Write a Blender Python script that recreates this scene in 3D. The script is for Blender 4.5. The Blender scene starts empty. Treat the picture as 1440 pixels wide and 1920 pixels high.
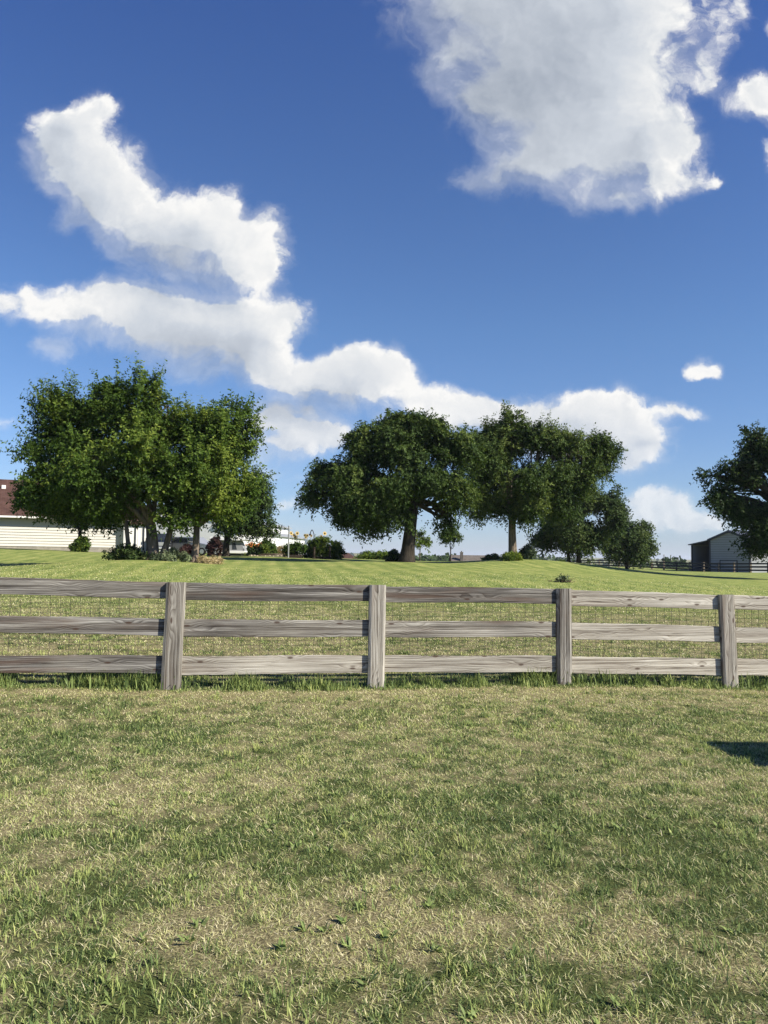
import bpy, bmesh, math, random
import numpy as np
from mathutils import Vector, Matrix

# ------------------------------------------------------------------ camera
SC = bpy.context.scene
COL = SC.collection
F_PX = 1443.0                      # focal length of the photograph in its own pixels (1440 x 1920)
CAM = np.array([0.0, 0.0, 1.6])
PITCH, ROLL = math.radians(3.41), math.radians(0.7)
FWD = np.array([0.0, math.cos(PITCH), math.sin(PITCH)])
UP0 = np.array([0.0, -math.sin(PITCH), math.cos(PITCH)])
RT0 = np.array([1.0, 0.0, 0.0])
RT = RT0 * math.cos(ROLL) + UP0 * math.sin(ROLL)
UP = UP0 * math.cos(ROLL) - RT0 * math.sin(ROLL)
cd = bpy.data.cameras.new('camera')
cam = bpy.data.objects.new('camera', cd)
COL.objects.link(cam)
cd.sensor_fit = 'VERTICAL'
cd.sensor_height = 24.0
cd.lens = 24.0 * F_PX / 1920.0
cd.clip_start, cd.clip_end = 0.05, 30000.0
cam.matrix_world = Matrix(((RT[0], UP[0], -FWD[0], CAM[0]), (RT[1], UP[1], -FWD[1], CAM[1]),
                           (RT[2], UP[2], -FWD[2], CAM[2]), (0, 0, 0, 1)))
SC.camera = cam


def ray(px, py):
    return FWD + (px - 720.0) / F_PX * RT + (960.0 - py) / F_PX * UP


def at(px, py, depth):
    """the point at that distance (along +Y) which the photograph shows at px, py"""
    d = ray(px, py)
    return CAM + d * (depth / d[1])


# ------------------------------------------------------------------ world: sky and clouds
SUN_AZ, SUN_EL = math.radians(66.0), math.radians(37.5)     # azimuth from -Y (behind the camera) towards +X
SUN_DIR = np.array([math.sin(SUN_AZ) * math.cos(SUN_EL), -math.cos(SUN_AZ) * math.cos(SUN_EL), math.sin(SUN_EL)])
SC.view_settings.view_transform = 'Standard'
SC.view_settings.look = 'None'
SC.view_settings.gamma = 1.0
SC.view_settings.exposure = EXPO = 1.1
SC.render.film_transparent = False
SC.cycles.use_denoising = True
SC.cycles.max_bounces = 8
SC.cycles.transparent_max_bounces = 8

W = bpy.data.worlds.new('World')
SC.world = W
W.use_nodes = True
NT = W.node_tree
NT.nodes.clear()


class Nodes:
    """small helper for building node trees"""
    def __init__(self, nt):
        self.nt = nt

    def new(self, kind, **props):
        n = self.nt.nodes.new(kind)
        for k, v in props.items():
            setattr(n, k, v)
        return n

    def put(self, sock, v):
        if isinstance(v, bpy.types.NodeSocket):
            self.nt.links.new(v, sock)
        else:
            sock.default_value = v

    def math(self, op, a, b=None, c=None, clamp=False):
        n = self.new('ShaderNodeMath', operation=op, use_clamp=clamp)
        for i, v in enumerate((a, b, c)):
            if v is not None:
                self.put(n.inputs[i], v)
        return n.outputs[0]

    def vec(self, op, a, b=None, c=None):
        n = self.new('ShaderNodeVectorMath', operation=op)
        for i, v in enumerate((a, b, c)):
            if v is not None:
                self.put(n.inputs[i], v)
        return n.outputs['Value'] if op in ('DOT_PRODUCT', 'LENGTH', 'DISTANCE') else n.outputs[0]

    def xyz(self, x, y, z=0.0):
        n = self.new('ShaderNodeCombineXYZ')
        for i, v in enumerate((x, y, z)):
            self.put(n.inputs[i], v)
        return n.outputs[0]

    def sep(self, v):
        n = self.new('ShaderNodeSeparateXYZ')
        self.put(n.inputs[0], v)
        return n.outputs

    def noise(self, vec, scale, detail=4.0, rough=0.5, dist=0.0, color=False, dims='3D', lac=2.0):
        n = self.new('ShaderNodeTexNoise', noise_dimensions=dims)
        if vec is not None:
            self.put(n.inputs['Vector'], vec)
        n.inputs['Scale'].default_value = scale
        n.inputs['Detail'].default_value = detail
        n.inputs['Roughness'].default_value = rough
        n.inputs['Lacunarity'].default_value = lac
        n.inputs['Distortion'].default_value = dist
        return n.outputs['Color' if color else 'Fac']

    def ramp(self, fac, lo, hi, a=0.0, b=1.0, smooth=True):
        n = self.new('ShaderNodeMapRange', interpolation_type='SMOOTHSTEP' if smooth else 'LINEAR')
        self.put(n.inputs['Value'], fac)
        n.inputs['From Min'].default_value = lo
        n.inputs['From Max'].default_value = hi
        n.inputs['To Min'].default_value = a
        n.inputs['To Max'].default_value = b
        return n.outputs['Result']

    def mix(self, fac, a, b, blend='MIX'):
        n = self.new('ShaderNodeMix', data_type='RGBA', blend_type=blend)
        self.put(n.inputs['Factor'], fac)
        for s, v in ((n.inputs['A'], a), (n.inputs['B'], b)):
            if isinstance(v, (tuple, list)) and len(v) == 3:
                v = (*v, 1.0)
            # the RGBA sockets are the ones named A/B of colour type
            self.put([q for q in n.inputs if q.name == s.name and q.type == 'RGBA'][0], v)
        return [q for q in n.outputs if q.type == 'RGBA'][0]

    def cramp(self, fac, stops, interp='LINEAR'):
        n = self.new('ShaderNodeValToRGB')
        n.color_ramp.interpolation = interp
        e = n.color_ramp.elements
        while len(e) < len(stops):
            e.new(0.5)
        for q, (p, c) in zip(e, stops):
            q.position = p
            q.color = (*c, 1.0) if len(c) == 3 else c
        self.put(n.inputs[0], fac)
        return n.outputs[0]


# cumulus of that afternoon: centre, half width, half height, weight (photograph pixels turned into sky directions)
CLOUDS = [
    # the big one high on the right
    (885, 15, 115, 85, 1.1), (1050, 30, 170, 110, 1.25), (1172, 80, 102, 118, .8), (1010, 150, 135, 98, 1.25), (1120, 200, 140, 110, .9),
    (950, 190, 60, 60, .8), (1060, 280, 110, 65, .85), (1180, 300, 100, 65, .85), (1240, 265, 55, 50, .9), (1285, 265, 30, 35, .9),
    (1270, 340, 50, 32, .9), (1000, 295, 65, 42, .9), (1170, 372, 60, 24, .8), (890, 205, 32, 44, .75), (885, 332, 46, 26, .8),
    (935, 320, 50, 35, .6), (1000, -70, 200, 90, 1), (1215, -40, 80, 80, .8), (825, 150, 40, 50, .5), (850, 110, 40, 40, .6), (1340, 333, 12, 12, .6), (1260, 215, 22, 25, .7),
    (1350, 50, 38, 48, .5), (1322, 135, 28, 38, .5), (1385, 20, 22, 40, .4), (1420, 188, 46, 32, .9), (1460, 178, 40, 34, .9), (1442, 285, 18, 40, .8), (1440, 60, 15, 30, .5),
    # the left arm
    (105, 250, 50, 42, .9), (165, 228, 50, 44, 1.1), (185, 202, 30, 20, .8), (150, 285, 60, 50, .8), (215, 325, 42, 42, .6), (115, 305, 55, 50, 1), (190, 340, 75, 55, 1), (165, 385, 50, 36, .9),
    (260, 395, 85, 52, 1), (330, 425, 75, 50, 1), (400, 420, 70, 45, 1), (445, 440, 70, 42, 1), (430, 378, 26, 24, .8), (490, 445, 40, 45, .9),
    (500, 490, 34, 36, .7), (285, 465, 80, 40, .9), (345, 490, 55, 22, .6), (440, 497, 64, 28, .75), (505, 515, 30, 26, .65), (360, 505, 60, 18, .4), (190, 440, 20, 25, .4),
    # the shelf under it
    (60, 560, 80, 32, .65), (-10, 560, 50, 30, .6), (115, 585, 55, 28, .7), (205, 560, 70, 36, .9), (300, 585, 115, 50, 1), (380, 580, 110, 52, 1),
    (455, 595, 80, 42, 1), (545, 590, 45, 32, .9), (390, 645, 110, 36, 1.1), (480, 640, 60, 42, 1), (250, 610, 90, 30, .7), (440, 690, 95, 28, .8), (520, 690, 55, 34, .9),
    (590, 712, 75, 32, .9), (515, 640, 25, 30, .8), (100, 655, 34, 24, .62), (75, 640, 15, 12, .4),
    (650, 718, 95, 40, 1.1), (690, 700, 62, 36, 1.1), (742, 692, 36, 34, 1), (640, 688, 50, 22, .8), (575, 765, 22, 12, .6),
    (545, 797, 82, 44, 1.1), (500, 778, 48, 32, 1), (605, 818, 50, 28, 1), (525, 845, 72, 26, .9), (500, 890, 60, 14, .35), (540, 940, 45, 11, .35), (575, 905, 30, 10, .25), (500, 985, 70, 16, .3),
    # the bank behind the trees
    (790, 745, 40, 26, 1), (850, 765, 60, 30, 1.1), (910, 772, 65, 30, 1.1), (1000, 775, 72, 32, 1), (1080, 775, 82, 38, 1.1), (1150, 780, 62, 36, .9),
    (1190, 810, 55, 36, 1), (1215, 832, 42, 30, 1), (1195, 862, 58, 20, .8), (1165, 885, 40, 16, .7), (1272, 778, 42, 16, .9), (1080, 830, 100, 46, 1),
    (960, 820, 100, 36, 1), (715, 790, 28, 24, .5), (1130, 745, 35, 10, .6),
    (1318, 692, 28, 20, .95), (1300, 706, 18, 13, .8), (1335, 700, 14, 12, .7), (1200, 935, 62, 22, .9), (1255, 955, 66, 22, .8), (1330, 980, 66, 20, .65), (1200, 975, 120, 22, .55), (0, 800, 26, 12, .5),
    (800, 960, 180, 22, .25),
]


def uv_of(px, py):
    d = ray(px, py)
    return d[0] / d[1], d[2] / d[1]


def cloud_group():
    """cover of the sky by cloud at (u, v) = direction over its +Y share, before the fine noise"""
    g = bpy.data.node_groups.new('cloud_cover', 'ShaderNodeTree')
    g.interface.new_socket('uv', in_out='INPUT', socket_type='NodeSocketVector')
    g.interface.new_socket('cover', in_out='OUTPUT', socket_type='NodeSocketFloat')
    n = Nodes(g)
    gi, go = n.new('NodeGroupInput'), n.new('NodeGroupOutput')
    acc = None
    for (cx, cy, rx, ry, w) in CLOUDS:
        u0, v0 = uv_of(cx, cy)
        ru = abs(uv_of(cx + rx, cy)[0] - uv_of(cx - rx, cy)[0]) / 2
        rv = abs(uv_of(cx, cy + ry)[1] - uv_of(cx, cy - ry)[1]) / 2
        q = n.vec('MULTIPLY_ADD', gi.outputs[0], (1 / ru, 1 / rv, 0), (-u0 / ru, -v0 / rv, 0))
        q = n.vec('DOT_PRODUCT', q, q)
        e = n.math('POWER', math.exp(-1.1), q)
        acc = n.math('MULTIPLY', e, w) if acc is None else n.math('MULTIPLY_ADD', e, w, acc)
    g.links.new(acc, go.inputs[0])
    return g


def build_world():
    n = Nodes(NT)
    tc = n.new('ShaderNodeTexCoord')
    d = n.sep(tc.outputs['Generated'])
    sky = n.new('ShaderNodeTexSky', sky_type='NISHITA', sun_disc=False)
    sky.sun_elevation = SUN_EL
    sky.sun_rotation = math.pi - SUN_AZ
    sky.altitude = 150.0
    sky.air_density, sky.dust_density, sky.ozone_density = SKY_AIR, SKY_DUST, SKY_OZONE
    yy = n.math('MAXIMUM', d[1], 0.05)
    u, v = n.math('DIVIDE', d[0], yy), n.math('DIVIDE', d[2], yy)
    uv = n.xyz(u, v)
    # ragged outline: the place where the cover is looked up wanders with noise
    w1 = n.noise(uv, 9.0, 6.0, 0.62, color=True)
    w1 = n.vec('MULTIPLY', n.vec('SUBTRACT', w1, (.5, .5, .5)), (.085, .075, 0))
    uvw = n.vec('ADD', uv, w1)
    g = cloud_group()

    def cover(vec):
        q = n.new('ShaderNodeGroup')
        q.node_tree = g
        n.put(q.inputs[0], vec)
        return q.outputs[0]

    def fine(vec):
        a = n.noise(vec, 16.0, 9.0, 0.57, 0.25)
        return n.math('SUBTRACT', a, 0.5)
    c0 = cover(uvw)
    patch = n.noise(uv, 6.5, 3.0, 0.5)
    c0 = n.math('MULTIPLY', c0, n.math('MULTIPLY_ADD', patch, 0.9, 0.60))

    def billow(vec):
        # rounded cauliflower heads: a fractal of soft cells
        t = n.new('ShaderNodeTexVoronoi', feature='SMOOTH_F1', voronoi_dimensions='3D', normalize=True)
        n.put(t.inputs['Vector'], vec)
        t.inputs['Scale'].default_value = 19.0
        t.inputs['Detail'].default_value = 4.0
        t.inputs['Roughness'].default_value = 0.55
        t.inputs['Lacunarity'].default_value = 2.2
        t.inputs['Smoothness'].default_value = 0.6
        return n.math('SUBTRACT', 0.42, t.outputs['Distance'])
    f0 = n.math('SUBTRACT', n.noise(uvw, 15.0, 10.0, 0.60, 0.7), 0.5)
    b0 = billow(uvw)
    near = n.ramp(c0, 0.04, 0.34)
    dens = n.math('MULTIPLY_ADD', n.math('MULTIPLY', f0, near), 2.15, c0)
    dens = n.math('MULTIPLY_ADD', n.math('MULTIPLY', n.math('SUBTRACT', b0, 0.13), near), 1.35, dens)
    # cloud between the point and the sun: thick cores and undersides are grey, edges towards the sun white
    c1 = cover(n.vec('ADD', uvw, (0.050, 0.040, 0)))
    # crisp towards the sun, ragged and thin on the far side
    k = n.ramp(n.math('SUBTRACT', c1, c0), -0.35, 0.40, 1.40, 0.60)
    alpha = n.ramp(n.math('MULTIPLY', n.math('SUBTRACT', dens, 0.20), k), 0.0, 1.0)
    # thin veils trailing off the edges
    veil = n.math('MULTIPLY_ADD', f0, 1.5, n.math('MULTIPLY', c0, 1.0))
    veil = n.math('MULTIPLY', n.ramp(veil, 0.06, 0.85), n.ramp(c0, 0.03, 0.22, 0.0, 0.42))
    alpha = n.math('MAXIMUM', alpha, veil)
    b1 = billow(n.vec('ADD', uvw, (0.008, 0.008, 0)))
    thick = n.math('MULTIPLY_ADD', c1, 0.72, n.math('MULTIPLY', c0, 0.28))
    soft = n.math('SUBTRACT', n.noise(uvw, 6.0, 4.0, 0.5), 0.5)
    thick = n.math('MULTIPLY_ADD', soft, -1.9, thick)
    shade = n.ramp(thick, 0.10, 2.35, 0.0, 1.0, smooth=False)
    core = n.ramp(c0, 0.5, 1.7, 1.0, 0.24)
    relief = n.math('MULTIPLY', n.math('SUBTRACT', b0, b1), core)
    light = n.math('MULTIPLY_ADD', relief, 2.1, n.math('SUBTRACT', 0.92, n.math('MULTIPLY', shade, 0.90)))
    light = n.math('MULTIPLY_ADD', n.math('MULTIPLY', n.math('SUBTRACT', b0, 0.08), core), 0.8, light)
    ccol = n.cramp(light, [(0.0, CLOUD_DARK), (0.45, CLOUD_MID), (0.95, CLOUD_LIT)])
    front = n.ramp(d[1], 0.1, 0.3)
    up = n.ramp(v, -0.005, 0.03)
    low = n.ramp(v, 0.0, 0.22, 0.62, 1.0)
    fac = n.math('MULTIPLY', n.math('MULTIPLY', alpha, low), n.math('MULTIPLY', front, up))
    bg = n.new('ShaderNodeBackground')
    tint = n.mix(1.0, sky.outputs[0], n.cramp(v, SKY_TINT), 'MULTIPLY')
    n.put(bg.inputs['Color'], tint)
    bg.inputs['Strength'].default_value = SKY_STRENGTH
    bc = n.new('ShaderNodeBackground')
    n.put(bc.inputs['Color'], ccol)
    bc.inputs['Strength'].default_value = CLOUD_STRENGTH
    ms = n.new('ShaderNodeMixShader')
    n.put(ms.inputs[0], fac)
    NT.links.new(bg.outputs[0], ms.inputs[1])
    NT.links.new(bc.outputs[0], ms.inputs[2])
    out = n.new('ShaderNodeOutputWorld')
    NT.links.new(ms.outputs[0], out.inputs['Surface'])


SKY_STRENGTH, SKY_TINT = 0.06, [(0.0, (.64, .72, 1.0)), (0.08, (.72, .79, .98)), (0.3, (.68, .83, 1.02)), (0.75, (.50, .68, 1.05))]
SKY_AIR, SKY_DUST, SKY_OZONE = 1.0, 0.15, 4.0
W.cycles.sampling_method = 'MANUAL'
W.cycles.sample_map_resolution = 512
CLOUD_STRENGTH = 0.455
CLOUD_DARK, CLOUD_MID, CLOUD_LIT = (.38, .43, .51), (.64, .685, .75), (1.0, .99, .97)
build_world()

sl = bpy.data.lights.new('sun', 'SUN')
sun = bpy.data.objects.new('sun', sl)
COL.objects.link(sun)
sl.energy, sl.angle, sl.color = 4.4, math.radians(0.53), (1.0, 0.93, 0.80)
sun.rotation_euler = Vector(SUN_DIR).to_track_quat('Z', 'Y').to_euler()
sun.location = (20, -15, 30)

# ------------------------------------------------------------------ building blocks
def link(o, parent=None):
    COL.objects.link(o)
    if parent is not None:
        o.parent = parent
    return o


def tag(o, label, cat, group=None, kind=None):
    o['label'] = label
    o['category'] = cat
    if group:
        o['group'] = group
    if kind:
        o['kind'] = kind
    return o


def thing(name, loc, label, cat, group=None, rz=0.0):
    o = bpy.data.objects.new(name, None)
    o.empty_display_size = 0.3
    link(o)
    o.location = loc
    o.rotation_euler = (0, 0, rz)
    return tag(o, label, cat, group)


def mesh_np(name, verts, faces, mat, parent=None, attrs=None, smooth=False):
    """verts (N,3); faces an (M,k) index array or a list of such arrays"""
    me = bpy.data.meshes.new(name)
    if not isinstance(faces, list):
        faces = [faces]
    faces = [f for f in faces if len(f)]
    tot = np.concatenate([np.full(len(f), f.shape[1], np.int32) for f in faces])
    idx = np.concatenate([f.ravel() for f in faces]).astype(np.int32)
    start = np.concatenate([[0], np.cumsum(tot)[:-1]]).astype(np.int32)
    me.vertices.add(len(verts))
    me.vertices.foreach_set('co', np.asarray(verts, np.float32).ravel())
    me.loops.add(len(idx))
    me.loops.foreach_set('vertex_index', idx)
    me.polygons.add(len(tot))
    me.polygons.foreach_set('loop_start', start)
    me.polygons.foreach_set('loop_total', tot)
    me.polygons.foreach_set('use_smooth', np.full(len(tot), smooth, bool))
    for k, v in (attrs or {}).items():
        a = me.attributes.new(k, 'FLOAT', 'POINT')
        a.data.foreach_set('value', np.asarray(v, np.float32))
    me.update(calc_edges=True)
    me.validate()
    if mat is not None:
        me.materials.append(mat)
    o = bpy.data.objects.new(name, me)
    return link(o, parent)


class MB:
    """collects boxes, prisms and tubes into ONE mesh"""
    def __init__(self):
        self.v, self.f = [], []

    def add(self, vs, fs):
        b = len(self.v)
        self.v += [tuple(map(float, p)) for p in vs]
        self.f += [tuple(b + i for i in q) for q in fs]
        return self

    def box(self, x0, x1, y0, y1, z0, z1):
        vs = [(x0, y0, z0), (x1, y0, z0), (x1, y1, z0), (x0, y1, z0), (x0, y0, z1), (x1, y0, z1), (x1, y1, z1), (x0, y1, z1)]
        return self.add(vs, [(0, 3, 2, 1), (4, 5, 6, 7), (0, 1, 5, 4), (1, 2, 6, 5), (2, 3, 7, 6), (3, 0, 4, 7)])

    def prism(self, poly, axis, a, b):
        """poly in the plane across the axis ('x': (y,z), 'y': (x,z), 'z': (x,y)), from a to b along the axis"""
        def p(q, t):
            return {'x': (t, q[0], q[1]), 'y': (q[0], t, q[1]), 'z': (q[0], q[1], t)}[axis]
        n = len(poly)
        vs = [p(q, a) for q in poly] + [p(q, b) for q in poly]
        fs = [tuple(range(n))[::-1], tuple(range(n, 2 * n))] + [(i, (i + 1) % n, n + (i + 1) % n, n + i) for i in range(n)]
        return self.add(vs, fs)

    def tube(self, pts, radii, sides=8, cap=True):
        pts = [np.array(p, float) for p in pts]
        if not hasattr(radii, '__len__'):
            radii = [radii] * len(pts)
        vs, fs = [], []
        ref = np.array([0.31, 0.87, 0.1])
        for i, p in enumerate(pts):
            t = pts[min(i + 1, len(pts) - 1)] - pts[max(i - 1, 0)]
            t = t / (np.linalg.norm(t) + 1e-9)
            a = np.cross(t, ref if abs(t @ ref) < 0.8 else np.array([1.0, 0, 0]))
            a /= np.linalg.norm(a)
            b = np.cross(t, a)
            for k in range(sides):
                w = 2 * math.pi * k / sides
                vs.append(p + radii[i] * (math.cos(w) * a + math.sin(w) * b))
        for i in range(len(pts) - 1):
            for k in range(sides):
                k2 = (k + 1) % sides
                fs.append((i * sides + k, i * sides + k2, (i + 1) * sides + k2, (i + 1) * sides + k))
        if cap:
            fs.append(tuple(range(sides))[::-1])
            fs.append(tuple((len(pts) - 1) * sides + k for k in range(sides)))
        return self.add(vs, fs)

    def build(self, name, mat, parent=None, bevel=0.0, smooth=False):
        me = bpy.data.meshes.new(name)
        me.from_pydata(self.v, [], self.f)
        me.update()
        if bevel or True:
            bm = bmesh.new()
            bm.from_mesh(me)
            bmesh.ops.recalc_face_normals(bm, faces=bm.faces)
            if bevel:
                bmesh.ops.bevel(bm, geom=[e for e in bm.edges if e.is_manifold and e.calc_face_angle(0) > 0.5], offset=bevel, segments=2,
                                affect='EDGES', profile=0.5)
            bm.to_mesh(me)
            bm.free()
        if smooth:
            me.polygons.foreach_set('use_smooth', [True] * len(me.polygons))
        me.materials.append(mat)
        return link(bpy.data.objects.new(name, me), parent)


def hash2(ix, iy, seed):
    h = (ix.astype(np.int64) * 374761393 + iy.astype(np.int64) * 668265263 + seed * 2147483647) & 0xffffffff
    h = ((h ^ (h >> 13)) * 1274126177) & 0xffffffff
    return ((h ^ (h >> 16)) & 0xffff) / 65535.0


def vnoise(x, y, seed=0):
    x, y = np.asarray(x, float), np.asarray(y, float)
    ix, iy = np.floor(x), np.floor(y)
    fx, fy = x - ix, y - iy
    fx, fy = fx * fx * (3 - 2 * fx), fy * fy * (3 - 2 * fy)
    a, b = hash2(ix, iy, seed), hash2(ix + 1, iy, seed)
    c, d = hash2(ix, iy + 1, seed), hash2(ix + 1, iy + 1, seed)
    return (a * (1 - fx) + b * fx) * (1 - fy) + (c * (1 - fx) + d * fx) * fy


def fbm(x, y, seed=0, octaves=4, gain=0.5):
    s, a, t = 0.0, 1.0, 0.0
    for o in range(octaves):
        s = s + a * vnoise(np.asarray(x) * 2 ** o + 13.7 * o, np.asarray(y) * 2 ** o - 7.1 * o, seed + o)
        t += a
        a *= gain
    return s / t


def sstep(x, a, b):
    t = np.clip((x - a) / (b - a), 0, 1)
    return t * t * (3 - 2 * t)


# ------------------------------------------------------------------ lie of the land
FA, FB = 9.358, 0.1854                       # the wooden fence stands on the line y = FA + FB x
FTH = math.atan(FB)
_ctl = [(0, 0, 0), (-4, 2, 0), (4, 2, 0), (-3, 5, 0), (3, 5, -.01), (0, 5, 0), (-12, 4, .12), (12, 4, -.15), (0, -12, -.1), (-14, -10, 0), (14, -10, -.2)]
for _p in ((40, 1290), (320, 1290), (705, 1288), (1055, 1287), (1400, 1289)):
    _d = ray(*_p)
    _q = CAM + _d * (FA / (_d[1] - FB * _d[0]))
    _ctl.append(tuple(_q))
for _p in ((0, 1028, 60), (150, 1034, 58), (240, 1038, 64), (290, 1052, 36), (365, 1055, 37), (60, 1062, 36), (425, 1045, 50), (380, 1042, 66),
           (600, 1047, 56), (500, 1040, 80), (762, 1054, 45), (962, 1050, 50), (1080, 1060, 64), (690, 1049, 60), (860, 1053, 62), (560, 1075, 30), (900, 1078, 30), (1250, 1094, 30),
           (1430, 1074, 88), (1195, 1067, 110), (1110, 1062, 128), (1370, 1073, 98), (1430, 1087, 46), (1230, 1074, 62), (1240, 1079, 45), (1240, 1071, 80), (1340, 1079, 62), (1120, 1068, 46), (1120, 1064, 62), (860, 1055, 50), (880, 1058, 44),
           (800, 1057, 80), (930, 1060, 85), (700, 1054, 88), (640, 1053, 95), (1040, 1066, 90), (1340, 1084, 46)):
    _ctl.append(tuple(at(*_p)))
_ctl += [(-60, 40, 2.4), (-45, 75, 2.2), (-20, 100, 1.6), (-10, 125, -1.0), (6, 120, -1.5), (22, 140, -1.0), (-60, 140, 1.0), (0, 180, -6), (-90, 170, -2), (70, 130, 0.0),
         (60, 60, .2), (60, 10, -.8), (-50, 5, .6), (90, 180, -3), (-40, 190, -4), (40, 190, -4), (110, 60, 0), (0, -60, -.5), (-80, -60, 0), (80, -60, -1)]
_ctl = np.array(_ctl)
_c2 = 6.0 ** 2


def _phi(dx, dy):
    return np.sqrt(dx * dx + dy * dy + _c2)


_A = _phi(_ctl[:, None, 0] - _ctl[None, :, 0], _ctl[:, None, 1] - _ctl[None, :, 1])
_n = len(_ctl)
_P = np.column_stack([np.ones(_n), _ctl[:, 0], _ctl[:, 1]])
_M = np.block([[_A + 0.02 * np.eye(_n), _P], [_P.T, np.zeros((3, 3))]])
_sol = np.linalg.solve(_M, np.concatenate([_ctl[:, 2], np.zeros(3)]))


def land(x, y):
    x, y = np.atleast_1d(np.asarray(x, float)), np.atleast_1d(np.asarray(y, float))
    sh = x.shape
    x, y = x.ravel(), y.ravel()
    r = np.hypot(x, y)
    zn = np.zeros_like(x)
    for i in range(0, len(x), 40000):
        xs, ys = np.clip(x[i:i + 40000], -200, 200), np.clip(y[i:i + 40000], -200, 220)
        q = _phi(xs[:, None] - _ctl[None, :, 0], ys[:, None] - _ctl[None, :, 1]) @ _sol[:_n]
        zn[i:i + 40000] = q + _sol[_n] + _sol[_n + 1] * xs + _sol[_n + 2] * ys
    bump = (fbm(x * .35, y * .35, 31, 3) - .5) * 0.05 * sstep(r, 1, 6) * (1 - sstep(r, 90, 140))
    hills = 13.0 * sstep(r, 900, 2600) * (0.25 + 1.1 * fbm(x / 900, y / 1500, 77, 3)) + 12.0 * sstep(r, 2600, 5200) * (0.3 + fbm(x / 1500, y / 1500, 5, 3))
    hills = hills + 13.0 * np.exp(-((x / np.maximum(y, 1) + .035) / .07) ** 2) * sstep(r, 1500, 2600) * (y > 0) + 3.0 * sstep(r, 900, 2400)
    zf = -9.0 + hills + (fbm(x / 160, y / 160, 9, 3) - .5) * 5
    t = sstep(r, 125, 230)
    return (zn * (1 - t) + zf * t + bump).reshape(sh)


def gz(x, y):
    return float(land(x, y)[0])


def ground_at(px, py, z=0.0):
    """where the photograph's pixel meets the near ground"""
    d = ray(px, py)
    t = (z - CAM[2]) / d[2]
    return CAM + d * t


# how dry the turf is, 0 lush .. 1 straw: patches seen in the photograph plus smaller random ones
_PATCH = [  # px, py, half width, half height, strength
    (650, 1735, 330, 45, .55), (950, 1745, 380, 35, .45), (400, 1700, 120, 45, .55), (330, 1790, 130, 40, .45), (60, 1500, 110, 35, .6), (230, 1490, 140, 45, .6),
    (420, 1465, 90, 25, .4), (880, 1465, 80, 25, .45), (1190, 1465, 160, 25, .3), (960, 1390, 90, 20, .35), (640, 1770, 80, 30, .5), (1350, 1810, 90, 30, .5), (1100, 1790, 60, 20, .3), (1000, 1690, 120, 40, .3),
    (700, 1310, 900, 12, .45), (520, 1330, 180, 14, .3), (60, 1315, 70, 8, .6), (620, 1730, 90, 60, .4), (480, 1450, 200, 30, .25), (750, 1400, 300, 30, .15), (700, 1300, 1200, 25, .12),
    (400, 1600, 170, 60, -.45), (170, 1690, 130, 60, -.6), (850, 1560, 260, 90, -.4), (1250, 1560, 230, 90, -.5), (1330, 1640, 160, 70, -.4), (600, 1560, 160, 60, -.3), (700, 1860, 900, 40, -.3), (100, 1870, 200, 60, -.4),
    (200, 1370, 160, 30, -.3), (1250, 1350, 250, 30, -.25), (500, 1660, 120, 40, -.25), (1100, 1330, 200, 16, .1),
]
_pw = []
for (_px, _py, _rx, _ry, _w) in _PATCH:
    _a, _b, _c = ground_at(_px, _py), ground_at(_px + _rx, _py), (ground_at(_px, _py - _ry) - ground_at(_px, _py + _ry)) / 2
    _pw.append((_a[0], _a[1], max(abs(_b[0] - _a[0]), .05), max(abs(_c[1]), .06), _w))


def dryness(x, y):
    x, y = np.asarray(x, float), np.asarray(y, float)
    wx, wy = x + (fbm(x * 2.2, y * 2.2, 3) - .5) * .55, y + (fbm(x * 2.2, y * 2.2, 8) - .5) * .55
    d = 0.36 + (fbm(x * 1.3, y * 1.5, 21, 5, .7) - .5) * .42 + (fbm(x * 7, y * 7, 51, 4, .8) - .5) * 1.45
    near = 1 - sstep(y - FA - FB * x, -.1, .4)
    for (cx, cy, rx, ry, w) in _pw:
        d = d + near * w * .43 * np.exp(-(((wx - cx) / rx) ** 2 + ((wy - cy) / ry) ** 2))
    beyond = y - FA - FB * x
    # the paddock is worn near the fence and turns into mown lawn further up
    d = d + .10 * sstep(beyond, .2, 1.5) * (1 - sstep(beyond, 5, 10)) - .12 * sstep(beyond, 6, 12)
    d = d - .55 * np.exp(-((beyond - .12) / .22) ** 2) + .35 * np.exp(-((beyond + .28) / .14) ** 2)
    return np.clip(d, 0, 1)


# ------------------------------------------------------------------ materials
def material(name):
    m = bpy.data.materials.new(name)
    m.use_nodes = True
    nt = m.node_tree
    nt.nodes.clear()
    n = Nodes(nt)
    out = n.new('ShaderNodeOutputMaterial')
    return m, n, out


def principled(n, out, color, rough=0.8, spec=0.3, normal=None, metal=0.0):
    b = n.new('ShaderNodeBsdfPrincipled')
    n.put(b.inputs['Base Color'], color if isinstance(color, bpy.types.NodeSocket) else (*color, 1))
    n.put(b.inputs['Roughness'], rough)
    n.put(b.inputs['Metallic'], metal)
    b.inputs['Specular IOR Level'].default_value = spec
    if normal is not None:
        n.put(b.inputs['Normal'], normal)
    n.nt.links.new(b.outputs[0], out.inputs['Surface'])
    return b


def bump(n, height, strength=0.5, dist=0.01):
    b = n.new('ShaderNodeBump')
    n.put(b.inputs['Height'], height)
    b.inputs['Strength'].default_value = strength
    b.inputs['Distance'].default_value = dist
    return b.outputs[0]


def coords(n, kind='Object'):
    return n.new('ShaderNodeTexCoord').outputs[kind]


def attr(n, name, kind='GEOMETRY', out='Fac'):
    a = n.new('ShaderNodeAttribute', attribute_type=kind)
    a.attribute_name = name
    return a.outputs[out]


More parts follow.
